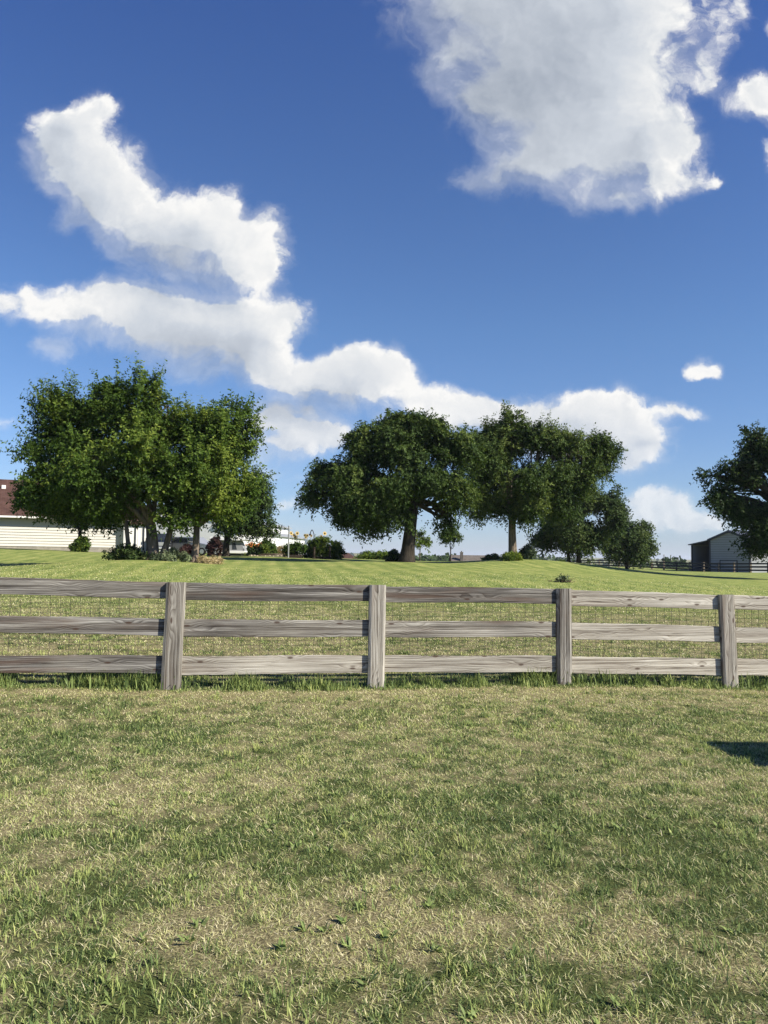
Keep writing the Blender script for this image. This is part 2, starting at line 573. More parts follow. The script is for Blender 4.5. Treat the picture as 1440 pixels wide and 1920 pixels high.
def mat_plain(name, color, rough=0.6, spec=0.3, metal=0.0, var=0.12, scale=3.0, bumps=0.0):
    m, n, out = material(name)
    c = coords(n)
    f = n.noise(c, scale, 5.0, 0.6)
    lo, hi = tuple(q * (1 - var) for q in color), tuple(min(1, q * (1 + var)) for q in color)
    col = n.cramp(f, [(0.3, lo), (0.7, hi)])
    principled(n, out, col, rough, spec, bump(n, f, bumps, .02) if bumps else None, metal)
    return m


def mat_leaf(name, dark, light, yellow, trans=0.28):
    """leaves: tint 0..1 from the mesh runs dark - light - yellowish"""
    m, n, out = material(name)
    col = n.cramp(attr(n, 'tint'), [(0.0, dark), (0.6, light), (1.0, yellow)])
    d = n.new('ShaderNodeBsdfPrincipled')
    n.put(d.inputs['Base Color'], col)
    d.inputs['Roughness'].default_value = 0.65
    d.inputs['Specular IOR Level'].default_value = 0.14
    t = n.new('ShaderNodeBsdfTranslucent')
    n.put(t.inputs['Color'], n.mix(1.0, col, (1.0, 1.05, .55), 'MULTIPLY'))
    ms = n.new('ShaderNodeMixShader')
    ms.inputs[0].default_value = trans
    n.nt.links.new(d.outputs[0], ms.inputs[1])
    n.nt.links.new(t.outputs[0], ms.inputs[2])
    n.nt.links.new(ms.outputs[0], out.inputs['Surface'])
    return m


def mat_grass(name):
    """blade colour from tint: 0 deep green .. .5 yellow green .. 1 straw"""
    m, n, out = material(name)
    col = n.cramp(attr(n, 'tint'), GRASS_STOPS)
    d = n.new('ShaderNodeBsdfPrincipled')
    n.put(d.inputs['Base Color'], col)
    d.inputs['Roughness'].default_value = 0.55
    d.inputs['Specular IOR Level'].default_value = 0.18
    t = n.new('ShaderNodeBsdfTranslucent')
    n.put(t.inputs['Color'], col)
    ms = n.new('ShaderNodeMixShader')
    ms.inputs[0].default_value = 0.33
    n.nt.links.new(d.outputs[0], ms.inputs[1])
    n.nt.links.new(t.outputs[0], ms.inputs[2])
    n.nt.links.new(ms.outputs[0], out.inputs['Surface'])
    return m


GRASS_STOPS = [(0.0, (.085, .132, .046)), (0.3, (.245, .312, .100)), (0.55, (.415, .450, .148)), (0.78, (.57, .54, .26)), (1.0, (.74, .67, .45))]


def mat_ground():
    m, n, out = material('turf_and_fields')
    p = coords(n)
    xyz = n.sep(p)
    dry = attr(n, 'dry')
    r = n.vec('LENGTH', p)
    far_lawn = attr(n, 'lawn')
    # near: soil and dead thatch with green between
    fine = n.noise(p, 38.0, 6.0, 0.7)
    mid = n.noise(p, 6.0, 5.0, 0.6)
    thatch = n.cramp(n.noise(p, 90.0, 4.0, 0.7), [(0.3, (.042, .036, .019)), (0.5, (.170, .146, .076)), (0.72, (.44, .39, .22))])
    green = n.cramp(fine, [(0.3, (.022, .030, .010)), (0.6, (.070, .085, .026))])
    gmix = n.ramp(n.math('MULTIPLY_ADD', mid, 0.5, n.math('SUBTRACT', dry, 0.25)), 0.1, 0.6)
    near = n.mix(gmix, green, thatch)
    # further: mown lawn in stripes
    sdir = n.vec('DOT_PRODUCT', p, (0.99, 0.145, 0))
    wob = n.noise(p, 0.25, 2.0, 0.5)
    stripe = n.math('SINE', n.math('MULTIPLY_ADD', wob, 1.2, n.math('MULTIPLY', sdir, 6.6)))
    mott = n.noise(n.vec('MULTIPLY', p, (1.0, .45, 1)), 1.3, 6.0, 0.65)
    speck = n.noise(n.vec('MULTIPLY', p, (1.0, .5, 1)), 9.0, 5.0, 0.75)
    lf = n.math('MULTIPLY_ADD', stripe, 0.05, n.math('MULTIPLY_ADD', mott, 0.70, n.math('MULTIPLY', speck, 0.75)))
    lf = n.math('SUBTRACT', lf, 0.215)
    lf = n.math('MULTIPLY_ADD', dry, 0.12, lf)
    lawn = n.cramp(lf, [(0.30, (.075, .112, .026)), (0.50, (.165, .205, .054)), (0.66, (.255, .270, .082)), (0.85, (.40, .36, .16))])
    c1 = n.mix(far_lawn, near, lawn)
    # far away: fields and pasture
    cell = n.new('ShaderNodeTexVoronoi', voronoi_dimensions='2D')
    n.put(cell.inputs['Vector'], n.vec('MULTIPLY', p, (.0031, .0016, 0)))
    cell.inputs['Scale'].default_value = 1.0
    fr = n.sep(cell.outputs['Color'])[0]
    field = n.cramp(fr, [(0.0, (.10, .13, .05)), (0.4, (.16, .17, .07)), (0.75, (.23, .21, .10)), (1.0, (.30, .27, .16))])
    field = n.mix(n.ramp(n.noise(p, .02, 5.0, .7), .52, .62), field, (.035, .055, .025))
    c2 = n.mix(n.ramp(r, 110, 190), c1, field)
    h = n.math('MULTIPLY_ADD', fine, 0.6, n.math('MULTIPLY', speck, 0.5))
    principled(n, out, c2, 0.95, 0.1, bump(n, h, 0.55, .05))
    return m


def mat_wood(name, axis='x'):
    """weathered softwood; the object's 'tone' runs 0 dark grey brown .. 1 bleached"""
    m, n, out = material(name)
    oi = n.new('ShaderNodeObjectInfo')
    rnd = n.math('MULTIPLY', oi.outputs['Random'], 37.0)
    c = n.sep(coords(n))
    if axis == 'x':
        lx, lz = c[0], c[2]
    else:
        lx, lz = c[2], c[0]
    lx = n.math('ADD', lx, rnd)
    lz = n.math('ADD', lz, rnd)
    # knots pull the grain round themselves
    kv = n.xyz(n.math('MULTIPLY', lx, 1.7), n.math('MULTIPLY', lz, 5.2), 0.0)
    vo = n.new('ShaderNodeTexVoronoi', voronoi_dimensions='2D')
    n.put(vo.inputs['Vector'], kv)
    vo.inputs['Scale'].default_value = 1.0
    kd = vo.outputs['Distance']
    pull = n.ramp(kd, 0.0, 0.42, 1.0, 0.0)
    warp = n.noise(n.xyz(n.math('MULTIPLY', lx, 0.45), n.math('MULTIPLY', lz, 6.0), c[1]), 1.0, 2.0, 0.5)
    g = n.math('MULTIPLY_ADD', lz, 46.0, n.math('MULTIPLY_ADD', warp, 6.5, n.math('MULTIPLY', pull, 2.0)))
    ring = n.math('FRACT', g)
    ring = n.cramp(ring, [(0.0, (0, 0, 0)), (0.12, (.25, .25, .25)), (0.7, (1, 1, 1)), (0.96, (.8, .8, .8)), (1.0, (0, 0, 0))])
    fib = n.noise(n.xyz(n.math('MULTIPLY', lx, 5.0), n.math('MULTIPLY', lz, 190.0), c[1]), 1.0, 5.0, 0.65)
    streak = n.noise(n.xyz(n.math('MULTIPLY', lx, 0.55), n.math('MULTIPLY', lz, 24.0), rnd), 1.0, 5.0, 0.62)
    tone = attr(n, 'tone', 'OBJECT')
    along = n.noise(n.xyz(n.math('MULTIPLY', lx, 0.9), n.math('MULTIPLY', lz, 3.0), rnd), 1.0, 3.0, 0.6)
    tone = n.math('MULTIPLY_ADD', n.math('SUBTRACT', along, 0.5), 1.1, tone, clamp=True)
    v = n.math('MULTIPLY_ADD', n.sep(ring)[0], 0.24, n.math('MULTIPLY', fib, 0.46))
    v = n.math('MULTIPLY_ADD', n.math('SUBTRACT', streak, 0.5), 1.25, v)
    pale = n.cramp(v, [(0.10, (.10, .082, .062)), (0.28, (.285, .255, .212)), (0.46, (.455, .425, .362)), (0.70, (.61, .578, .508))])
    drk = n.cramp(v, [(0.10, (.021, .018, .016)), (0.28, (.070, .063, .056)), (0.46, (.150, .140, .127)), (0.70, (.37, .355, .325))])
    col = n.mix(tone, drk, pale)
    # brown stain where rain has not bleached it
    stain = n.ramp(n.noise(n.xyz(n.math('MULTIPLY', lx, 0.7), n.math('MULTIPLY', lz, 9.0), rnd), 1.0, 3.0, 0.5), 0.50, 0.70)
    col = n.mix(n.math('MULTIPLY', stain, n.math('MULTIPLY_ADD', tone, -.45, .62)), col, (.105, .066, .048))
    knot = n.ramp(kd, 0.035, 0.085, 1.0, 0.0)
    kr = n.math('GREATER_THAN', n.sep(vo.outputs['Color'])[0], 0.45)
    col = n.mix(n.math('MULTIPLY', n.math('MULTIPLY', knot, kr), .85), col, (.060, .036, .026))
    # drying cracks along the grain
    ck = n.noise(n.xyz(n.math('MULTIPLY', lx, 1.6), n.math('MULTIPLY', lz, 55.0), rnd), 1.0, 2.0, 0.5)
    crack = n.ramp(ck, 0.71, 0.74)
    col = n.mix(n.math('MULTIPLY', crack, .75), col, (.030, .024, .020))
    h = n.math('SUBTRACT', v, crack)
    principled(n, out, col, 0.9, 0.15, bump(n, h, 0.6, .004))
    return m


def mat_bark(name, lo, hi):
    m, n, out = material(name)
    p = coords(n)
    f = n.noise(n.vec('MULTIPLY', p, (9, 9, 2.0)), 1.0, 6.0, 0.65)
    principled(n, out, n.cramp(f, [(0.3, lo), (0.7, hi)]), 0.95, 0.1, bump(n, f, 0.9, .04))
    return m


def mat_shingle(name, lo, hi, course=0.16):
    m, n, out = material(name)
    p = coords(n)
    b = n.new('ShaderNodeTexBrick', offset=0.5)
    x, y, z = n.sep(p)
    n.put(b.inputs['Vector'], n.xyz(x, n.math('MULTIPLY', z, 1.9), 0))
    b.inputs['Scale'].default_value = 1.0
    b.inputs['Brick Width'].default_value = 0.35
    b.inputs['Row Height'].default_value = course
    b.inputs['Mortar Size'].default_value = 0.012
    b.inputs['Color1'].default_value = (*lo, 1)
    b.inputs['Color2'].default_value = (*hi, 1)
    b.inputs['Mortar'].default_value = (*[q * .45 for q in lo], 1)
    col = n.mix(n.ramp(n.noise(p, 1.2, 5, .6), .35, .7, 0, .35), b.outputs['Color'], tuple(q * 1.5 for q in hi))
    principled(n, out, col, 0.95, 0.1, bump(n, b.outputs['Fac'], -0.4, .02))
    return m


M_GROUND = mat_ground()
M_GRASS = mat_grass('grass_blades')
M_RAIL = mat_wood('weathered_rail', 'x')
M_POST = mat_wood('weathered_post', 'z')
M_WIRE = mat_plain('dark_wire', (.055, .050, .045), .6, .4, .4)
M_BARK = mat_bark('elm_bark', (.014, .012, .010), (.060, .050, .040))
M_BARK_PALE = mat_bark('pale_bark', (.06, .05, .04), (.24, .19, .145))
M_LEAF_BRIGHT = mat_leaf('leaves_fresh', (.018, .042, .007), (.076, .128, .018), (.180, .225, .036), .32)
M_LEAF_ELM = mat_leaf('leaves_elm', (.012, .029, .007), (.058, .096, .021), (.140, .178, .040), .28)
M_LEAF_DARK = mat_leaf('leaves_dark', (.011, .026, .008), (.044, .075, .020), (.100, .132, .036), .25)
M_LEAF_PLUM = mat_leaf('leaves_plum', (.020, .010, .011), (.046, .022, .022), (.08, .045, .035), .2)
M_LEAF_GREY = mat_leaf('leaves_grey_green', (.045, .065, .040), (.12, .16, .085), (.24, .27, .15), .25)
M_STRAW = mat_leaf('dry_straw', (.20, .15, .07), (.40, .32, .17), (.55, .45, .27), .2)
M_YELLOW = mat_leaf('sunflower_petals', (.45, .26, .02), (.72, .46, .04), (.80, .60, .10), .3)
M_ORANGE = mat_leaf('orange_petals', (.45, .10, .02), (.72, .20, .03), (.80, .32, .06), .3)

# ------------------------------------------------------------------ ground: one sheet to the horizon
def build_ground():
    rad = [0.0]
    r = 0.5
    while r < 70:
        rad.append(r)
        r *= 1.0135
    while r < 12000:
        rad.append(r)
        r *= 1.04
    rad = np.array(rad[1:])
    ang = np.concatenate([np.linspace(-40, 40, 170, endpoint=False), np.linspace(40, 320, 92, endpoint=False)])
    ang = np.radians(90 - ang)
    R, A = np.meshgrid(rad, ang, indexing='ij')
    X, Y = R * np.cos(A), R * np.sin(A)
    Z = land(X, Y)
    nr, na = R.shape
    v = np.column_stack([X.ravel(), Y.ravel(), Z.ravel()])
    v = np.vstack([v, [[0, 0, gz(0, 0)]]])
    i, j = np.meshgrid(np.arange(nr - 1), np.arange(na), indexing='ij')
    a, b = (i * na + j).ravel(), (i * na + (j + 1) % na).ravel()
    quads = np.column_stack([a, b, b + na, a + na])
    jj = np.arange(na)
    tris = np.column_stack([np.full(na, nr * na), (jj + 1) % na, jj])
    dry = np.append(dryness(X, Y).ravel(), .4)
    bey = Y - FA - FB * X
    lawn = np.append(sstep(bey, 5, 14).ravel(), 0)
    o = mesh_np('ground', v, [quads, tris], M_GROUND, attrs={'dry': dry, 'lawn': lawn}, smooth=True)
    o['label'] = 'dry patchy turf running up to a mown lawn and far fields'
    o['kind'] = 'structure'


build_ground()


def blades(x, y, h, w, lean, tint, rng, curl=0.5):
    n = len(x)
    z = land(x, y) - 0.004
    az = rng.uniform(0, 2 * np.pi, n)
    u = np.column_stack([np.cos(az), np.sin(az), np.zeros(n)])
    s = np.column_stack([-np.sin(az), np.cos(az), np.zeros(n)])
    tw = rng.normal(0, .5, n)[:, None]
    s = s + u * tw
    s /= np.linalg.norm(s, axis=1)[:, None]
    p = np.column_stack([x, y, z])
    up = np.array([0, 0, 1.0])
    l1 = lean * (1 - curl)
    m = p + (u * np.sin(l1)[:, None] + up * np.cos(l1)[:, None]) * (h * .55)[:, None]
    t = m + (u * np.sin(lean)[:, None] + up * np.cos(lean)[:, None]) * (h * .45)[:, None]
    t[:, 2] = np.maximum(t[:, 2], z + .006)
    hw = s * (w / 2)[:, None]
    v = np.stack([p - hw * .8, p + hw * .8, m + hw, m - hw, t], 1).reshape(-1, 3)
    b = np.arange(n)[:, None] * 5
    return v, np.hstack([b, b + 1, b + 2, b + 3]), np.hstack([b + 3, b + 2, b + 4]), np.repeat(tint, 5)


def grass_mesh(name, sets, mat):
    vs, qs, ts, at_, off = [], [], [], [], 0
    for v, q, t, a in sets:
        vs.append(v); qs.append(q + off); ts.append(t + off); at_.append(a)
        off += len(v)
    return mesh_np(name, np.concatenate(vs), [np.concatenate(qs), np.concatenate(ts)], mat, attrs={'tint': np.concatenate(at_)})


def build_grass():
    rng = np.random.default_rng(11)
    sets = []
    for (y0, y1, dens, wid, h0) in ((2.35, 4.5, 22000, .0027, .030), (4.5, 7.2, 11500, .0037, .030), (7.2, 10.6, 5600, .0053, .031), (10.6, 17, 1500, .009, .038), (17, 36, 330, .015, .042)):
        wm = .53 * y1 + .7
        # a margin on either side, thinner and coarser, so that the turf goes on past the picture's edges
        wm += 3.6
        n = int(dens * (y1 - y0) * 2 * wm)
        y = rng.uniform(y0 if y0 > 3 else 1.3, y1, n)
        x = rng.uniform(-wm, wm, n)
        out = (np.abs(x) > .53 * y + .7) | (y < 2.35)
        k = ~out | (rng.random(n) < .30)
        x, y = x[k], y[k]
        d = dryness(x, y)
        tuft = fbm(x * 9, y * 9, 5, 2)
        k = rng.random(len(x)) < (1 - .22 * sstep(d, .45, .95)) * (.45 + .75 * sstep(tuft, .3, .6)) * (1 - sstep(y, 19, 35))
        x, y, d, tuft = x[k], y[k], d[k], tuft[k]
        n = len(x)
        hue = (fbm(x * .8, y * .8, 61, 3) - .5) * .5
        bey = y - FA - FB * x
        tint = np.clip(.055 + .60 * d + hue + .085 * sstep(y, 5, 9) + rng.normal(0, .22, n) + .12 * sstep(bey, 3, 12) + .05 * sstep(bey, 6, 14) * np.sin(6.6 * (.99 * x + .145 * y)), 0, 1)
        straw = rng.random(n) < .06 + .50 * d ** 1.5
        tint[straw] = rng.uniform(.72, 1, straw.sum())
        h = h0 * rng.uniform(.45, 1.35, n) * (.65 + .7 * tuft) * (1.1 - .45 * d)
        lean = np.abs(rng.normal(1.02, .34, n))
        lean[straw] = rng.uniform(1.15, 1.53, straw.sum())
        h[straw] *= 1.6
        w = wid * rng.uniform(.6, 1.35, n) * np.where((np.abs(x) > .53 * y + .7) | (y < 2.35), 1.8, 1.0)
        sets.append(blades(x, y, h, w, np.clip(lean, .05, 1.53), tint, rng, .22))
    # coarser tufts standing a little higher
    for (y0, y1, cnt, wid) in ((2.4, 6.0, 420, .0045), (6, 10, 520, .006), (10, 16, 500, .009)):
        cy = rng.uniform(y0, y1, cnt)
        cx = rng.uniform(-1, 1, cnt) * (.53 * cy + .6)
        k = dryness(cx, cy) < rng.uniform(.2, .75, cnt)
        cx, cy = cx[k], cy[k]
        m = rng.integers(12, 46, len(cx))
        ix = np.repeat(np.arange(len(cx)), m)
        spread = np.repeat(rng.uniform(.02, .085, len(cx)), m)
        x, y = cx[ix] + rng.normal(0, 1, len(ix)) * spread, cy[ix] + rng.normal(0, 1, len(ix)) * spread
        tb = np.repeat(rng.uniform(.05, .5, len(cx)), m)
        sets.append(blades(x, y, rng.uniform(.028, .075, len(ix)), wid * rng.uniform(.7, 1.4, len(ix)), np.clip(np.abs(rng.normal(.7, .35, len(ix))), 0, 1.5),
                           np.clip(tb + rng.normal(0, .08, len(ix)), 0, 1), rng))
    # clippings and dead leaf bits lying in the turf
    n = 11000
    y = 2.35 + 8.0 * rng.random(n) ** 1.4
    x = rng.uniform(-1, 1, n) * (.53 * y + .7)
    k = rng.random(n) < .15 + .85 * dryness(x, y)
    x, y = x[k], y[k]
    n = len(x)
    sets.append(blades(x, y, rng.uniform(.018, .075, n), rng.uniform(.002, .007, n) * (.7 + y / 8), np.full(n, 1.50), rng.uniform(.70, 1.0, n), rng, .05))
    # small broadleaf rosettes
    m = 190
    cy = 2.4 + 7.0 * rng.random(m) ** 1.3
    cx = rng.uniform(-1, 1, m) * (.53 * cy + .6)
    q = rng.integers(6, 15, m)
    ix = np.repeat(np.arange(m), q)
    n = len(ix)
    sets.append(blades(cx[ix] + rng.normal(0, .012, n), cy[ix] + rng.normal(0, .012, n), rng.uniform(.025, .060, n), rng.uniform(.010, .019, n), rng.uniform(.8, 1.4, n), np.clip(rng.normal(.22, .1, n), 0, .5), rng, .3))
    o = grass_mesh('grass', sets, M_GRASS)
    o['label'] = 'short half dry grass with straw among the green blades'
    o['kind'] = 'stuff'
    # rank growth the mower misses under the rails
    sets = []
    n = 30000
    x = rng.uniform(-5.4, 6.4, n)
    dy = rng.normal(.10, .13, n)
    y = FA + FB * x + dy
    cl = fbm(x * 2.6, y * 2.0, 91, 3)
    k = rng.random(n) < sstep(cl, .28, .62)
    x, y, cl, dy = x[k], y[k], cl[k], dy[k]
    n = len(x)
    h = rng.uniform(.05, .17, n) * (.40 + 1.15 * sstep(cl, .38, .70)) * np.where(dy < -.05, .55, 1)
    sets.append(blades(x, y, h, rng.uniform(.006, .013, n), np.clip(np.abs(rng.normal(.55, .35, n)), 0, 1.45), np.clip(rng.normal(.26, .13, n), 0, .75), rng))
    # broader leaved weeds at the posts and a few seed stalks
    for (wx, cnt, hh) in ((-2.75, 130, .26), (-2.3, 60, .16), (.15, 60, .17), (-.35, 50, .15), (2.45, 60, .2), (2.85, 90, .22), (3.3, 70, .2), (4.75, 70, .24), (5.1, 60, .26), (-3.4, 60, .17)):
        x = wx + rng.normal(0, .11, cnt)
        y = FA + FB * x + rng.normal(.03, .07, cnt)
        sets.append(blades(x, y, hh * rng.uniform(.5, 1.1, cnt), rng.uniform(.010, .020, cnt), np.clip(np.abs(rng.normal(.6, .35, cnt)), 0, 1.4), np.clip(rng.normal(.17, .1, cnt), 0, .6), rng))
    o = grass_mesh('weeds', sets, M_GRASS)
    o['label'] = 'lush taller grass and weeds growing under the wooden fence'
    o['kind'] = 'stuff'


build_grass()


# ------------------------------------------------------------------ the wooden fence
def fence_xz(px, py):
    """pixel on the fence's face -> (along, height above the fence's base point)"""
    d = ray(px, py)
    q = CAM + d * (FA / (d[1] - FB * d[0]))
    return q[0] / math.cos(FTH), q[2]


def build_fence():
    z0 = 0.0
    t = thing('wooden_fence', (0, FA, z0), 'weathered grey three rail board fence with wire mesh behind it', 'fence', rz=FTH)
    rng = np.random.default_rng(4)
    # posts: centre pixels top and bottom, width
    PO = [((320 - 378) , 1086, -78, 1292, 36, .45), (331.5, 1092, 320, 1292, 35.5, .34), (707, 1097, 704, 1289, 31, .52), (1055.5, 1104, 1056.5, 1287, 29.5, .20), (1358.5, 1115, 1368, 1289, 30.5, .32), (1640, 1124, 1655, 1290, 27, .5)]
    ends = []
    for i, (tx, ty, bx, by, w, tone) in enumerate(PO):
        xt, zt = fence_xz(tx, ty)
        xb, zb = fence_xz(bx, by)
        hw = w / F_PX * (FA + FB * xt * math.cos(FTH)) / 2
        ends.append((xt, xb, zt, zb, hw))
        zb -= .10
        m = MB()
        d0, d1 = (-.062, -.003)
        rows = 9
        vs = []
        for k in range(rows + 1):
            s = k / rows
            cx = xb + (xt - xb) * s
            z = zb + (zt - zb) * s
            j = rng.normal(0, .0016, 2)
            front = [(-hw + j[0], d1), (-hw + j[0], d0 + .014), (-hw * .72, d0), (hw * .72, d0), (hw + j[1], d0 + .014), (hw + j[1], d1)]
            if i == 3:          # this one is a rounder, half log post
                front = [(-hw, d1), (-hw, d0 + .028), (-hw * .62, d0 + .006), (0, d0 - .004), (hw * .62, d0 + .006), (hw, d0 + .026)]
                front[-1:] = [(hw, d1)] if False else [(hw, d0 + .028)]
                front.append((hw, d1))
                front = [front[q] for q in (0, 1, 2, 4, 5, 6)]
            zz = z + (rng.normal(0, .002) if k == rows else 0)
            vs += [(cx + fx, fy, zz) for fx, fy in front]
        fs = []
        for k in range(rows):
            for q in range(6):
                q2 = (q + 1) % 6
                fs.append((k * 6 + q, k * 6 + q2, (k + 1) * 6 + q2, (k + 1) * 6 + q))
        fs += [tuple(range(6))[::-1], tuple(rows * 6 + q for q in range(6))]
        m.add(vs, fs)
        o = m.build('post', M_POST, t)
        o['tone'] = tone
    # rails: bay edge pixels; top and bottom edge heights left and right
    TOP = [((-70, 1081, 1113), (331, 1092, 1123)), ((331, 1093, 1126), (707, 1098, 1128)), ((707, 1099, 1129), (1055, 1104, 1132)), ((1055, 1105, 1135), (1360, 1116, 1143)), ((1360, 1116, 1143), (1640, 1124, 1149))]
    MID = [((-70, 1153, 1184), (331, 1161, 1193)), ((331, 1162, 1195), (707, 1163, 1194)), ((707, 1164, 1195), (1055, 1166, 1195)), ((1055, 1167, 1198), (1360, 1175, 1204)), ((1360, 1176, 1205), (1640, 1182, 1208))]
    LOW = [((-70, 1229, 1261), (325, 1230, 1263)), ((325, 1231, 1266), (705, 1229, 1262)), ((705, 1230, 1261), (1055, 1230, 1261)), ((1055, 1231, 1262), (1365, 1236, 1267)), ((1365, 1236, 1267), (1645, 1240, 1268))]
    TONE = [[.16, .0, .12, .74, .80], [.06, .20, .36, .72, .70], [.10, .80, .66, 1.0, 1.0]]
    for lev, (rows, tones) in enumerate(zip((TOP, MID, LOW), TONE)):
        for b, ((lx, lt, lb), (rx, rt, rb)) in enumerate(rows):
            x0, zt0 = fence_xz(lx, lt)
            _, zb0 = fence_xz(lx, lb)
            x1, zt1 = fence_xz(rx, rt)
            _, zb1 = fence_xz(rx, rb)
            x0, x1 = x0 + .004, x1 - .004
            m = MB()
            seg = 26
            vs, fs = [], []
            ph = rng.uniform(0, 6)
            for k in range(seg + 1):
                s = k / seg
                x = x0 + (x1 - x0) * s
                a = .004 * math.sin(2.2 * math.pi * s + ph) + rng.normal(0, .0008)
                zt = zt0 + (zt1 - zt0) * s + a + rng.normal(0, .0007)
                zb = zb0 + (zb1 - zb0) * s + a + rng.normal(0, .0007)
                y = .006 * math.sin(math.pi * s)
                c = .004
                vs += [(x, y, zb + c), (x, y, zt - c), (x, y + c, zt), (x, y + .034, zt), (x, y + .034, zb), (x, y + c, zb)]
            for k in range(seg):
                for q in range(6):
                    q2 = (q + 1) % 6
                    fs.append((k * 6 + q, k * 6 + q2, (k + 1) * 6 + q2, (k + 1) * 6 + q))
            fs += [tuple(range(6)), tuple(seg * 6 + q for q in range(6))]
            m.add(vs, fs)
            o = m.build('rail', M_RAIL, t)
            o['tone'] = tones[b]
    # welded wire stapled to the far side of the rails
    xa, xb = ends[0][0], ends[-1][0]

    def lerp(x, key):
        return float(np.interp(x, [e[0] for e in ends], [e[key] for e in ends]))
    w = .0015
    vs, fs = [], []

    def wire(p, q):
        p, q = np.array(p), np.array(q)
        ax = np.array([1.0, 0, 0]) if abs(q[2] - p[2]) > abs(q[0] - p[0]) else np.array([0, 0, 1.0])
        b = len(vs)
        for e in (p, q):
            vs.extend([e - ax * w + (0, -w, 0), e + ax * w + (0, -w, 0), e + ax * w + (0, w, 0), e - ax * w + (0, w, 0)])
        fs.extend([(b + k, b + (k + 1) % 4, b + 4 + (k + 1) % 4, b + 4 + k) for k in range(4)])
    x = xa
    k = 0
    while x < xb:
        zt, zb = lerp(x, 2) - .07, lerp(x, 3) + .02
        wire((x + rng.normal(0, .003), .042, zb), (x + rng.normal(0, .003), .042, zt))
        x += .106
    for k in range(20):
        s = k / 19
        px_, pz_ = xa, None
        xs = np.linspace(xa, xb, 41)
        zz = [(lerp(q, 3) + .02) * (1 - s) + (lerp(q, 2) - .07) * s + .004 * math.sin(q * 3 + k) for q in xs]
        for j in range(40):
            wire((xs[j], .0455, zz[j]), (xs[j + 1], .0455, zz[j + 1]))
    mesh_np('wire_mesh', np.array(vs), np.array(fs), M_WIRE, t)


build_fence()

# ------------------------------------------------------------------ foliage
def unit(v):
    return v / (np.linalg.norm(v, axis=-1, keepdims=True) + 1e-9)


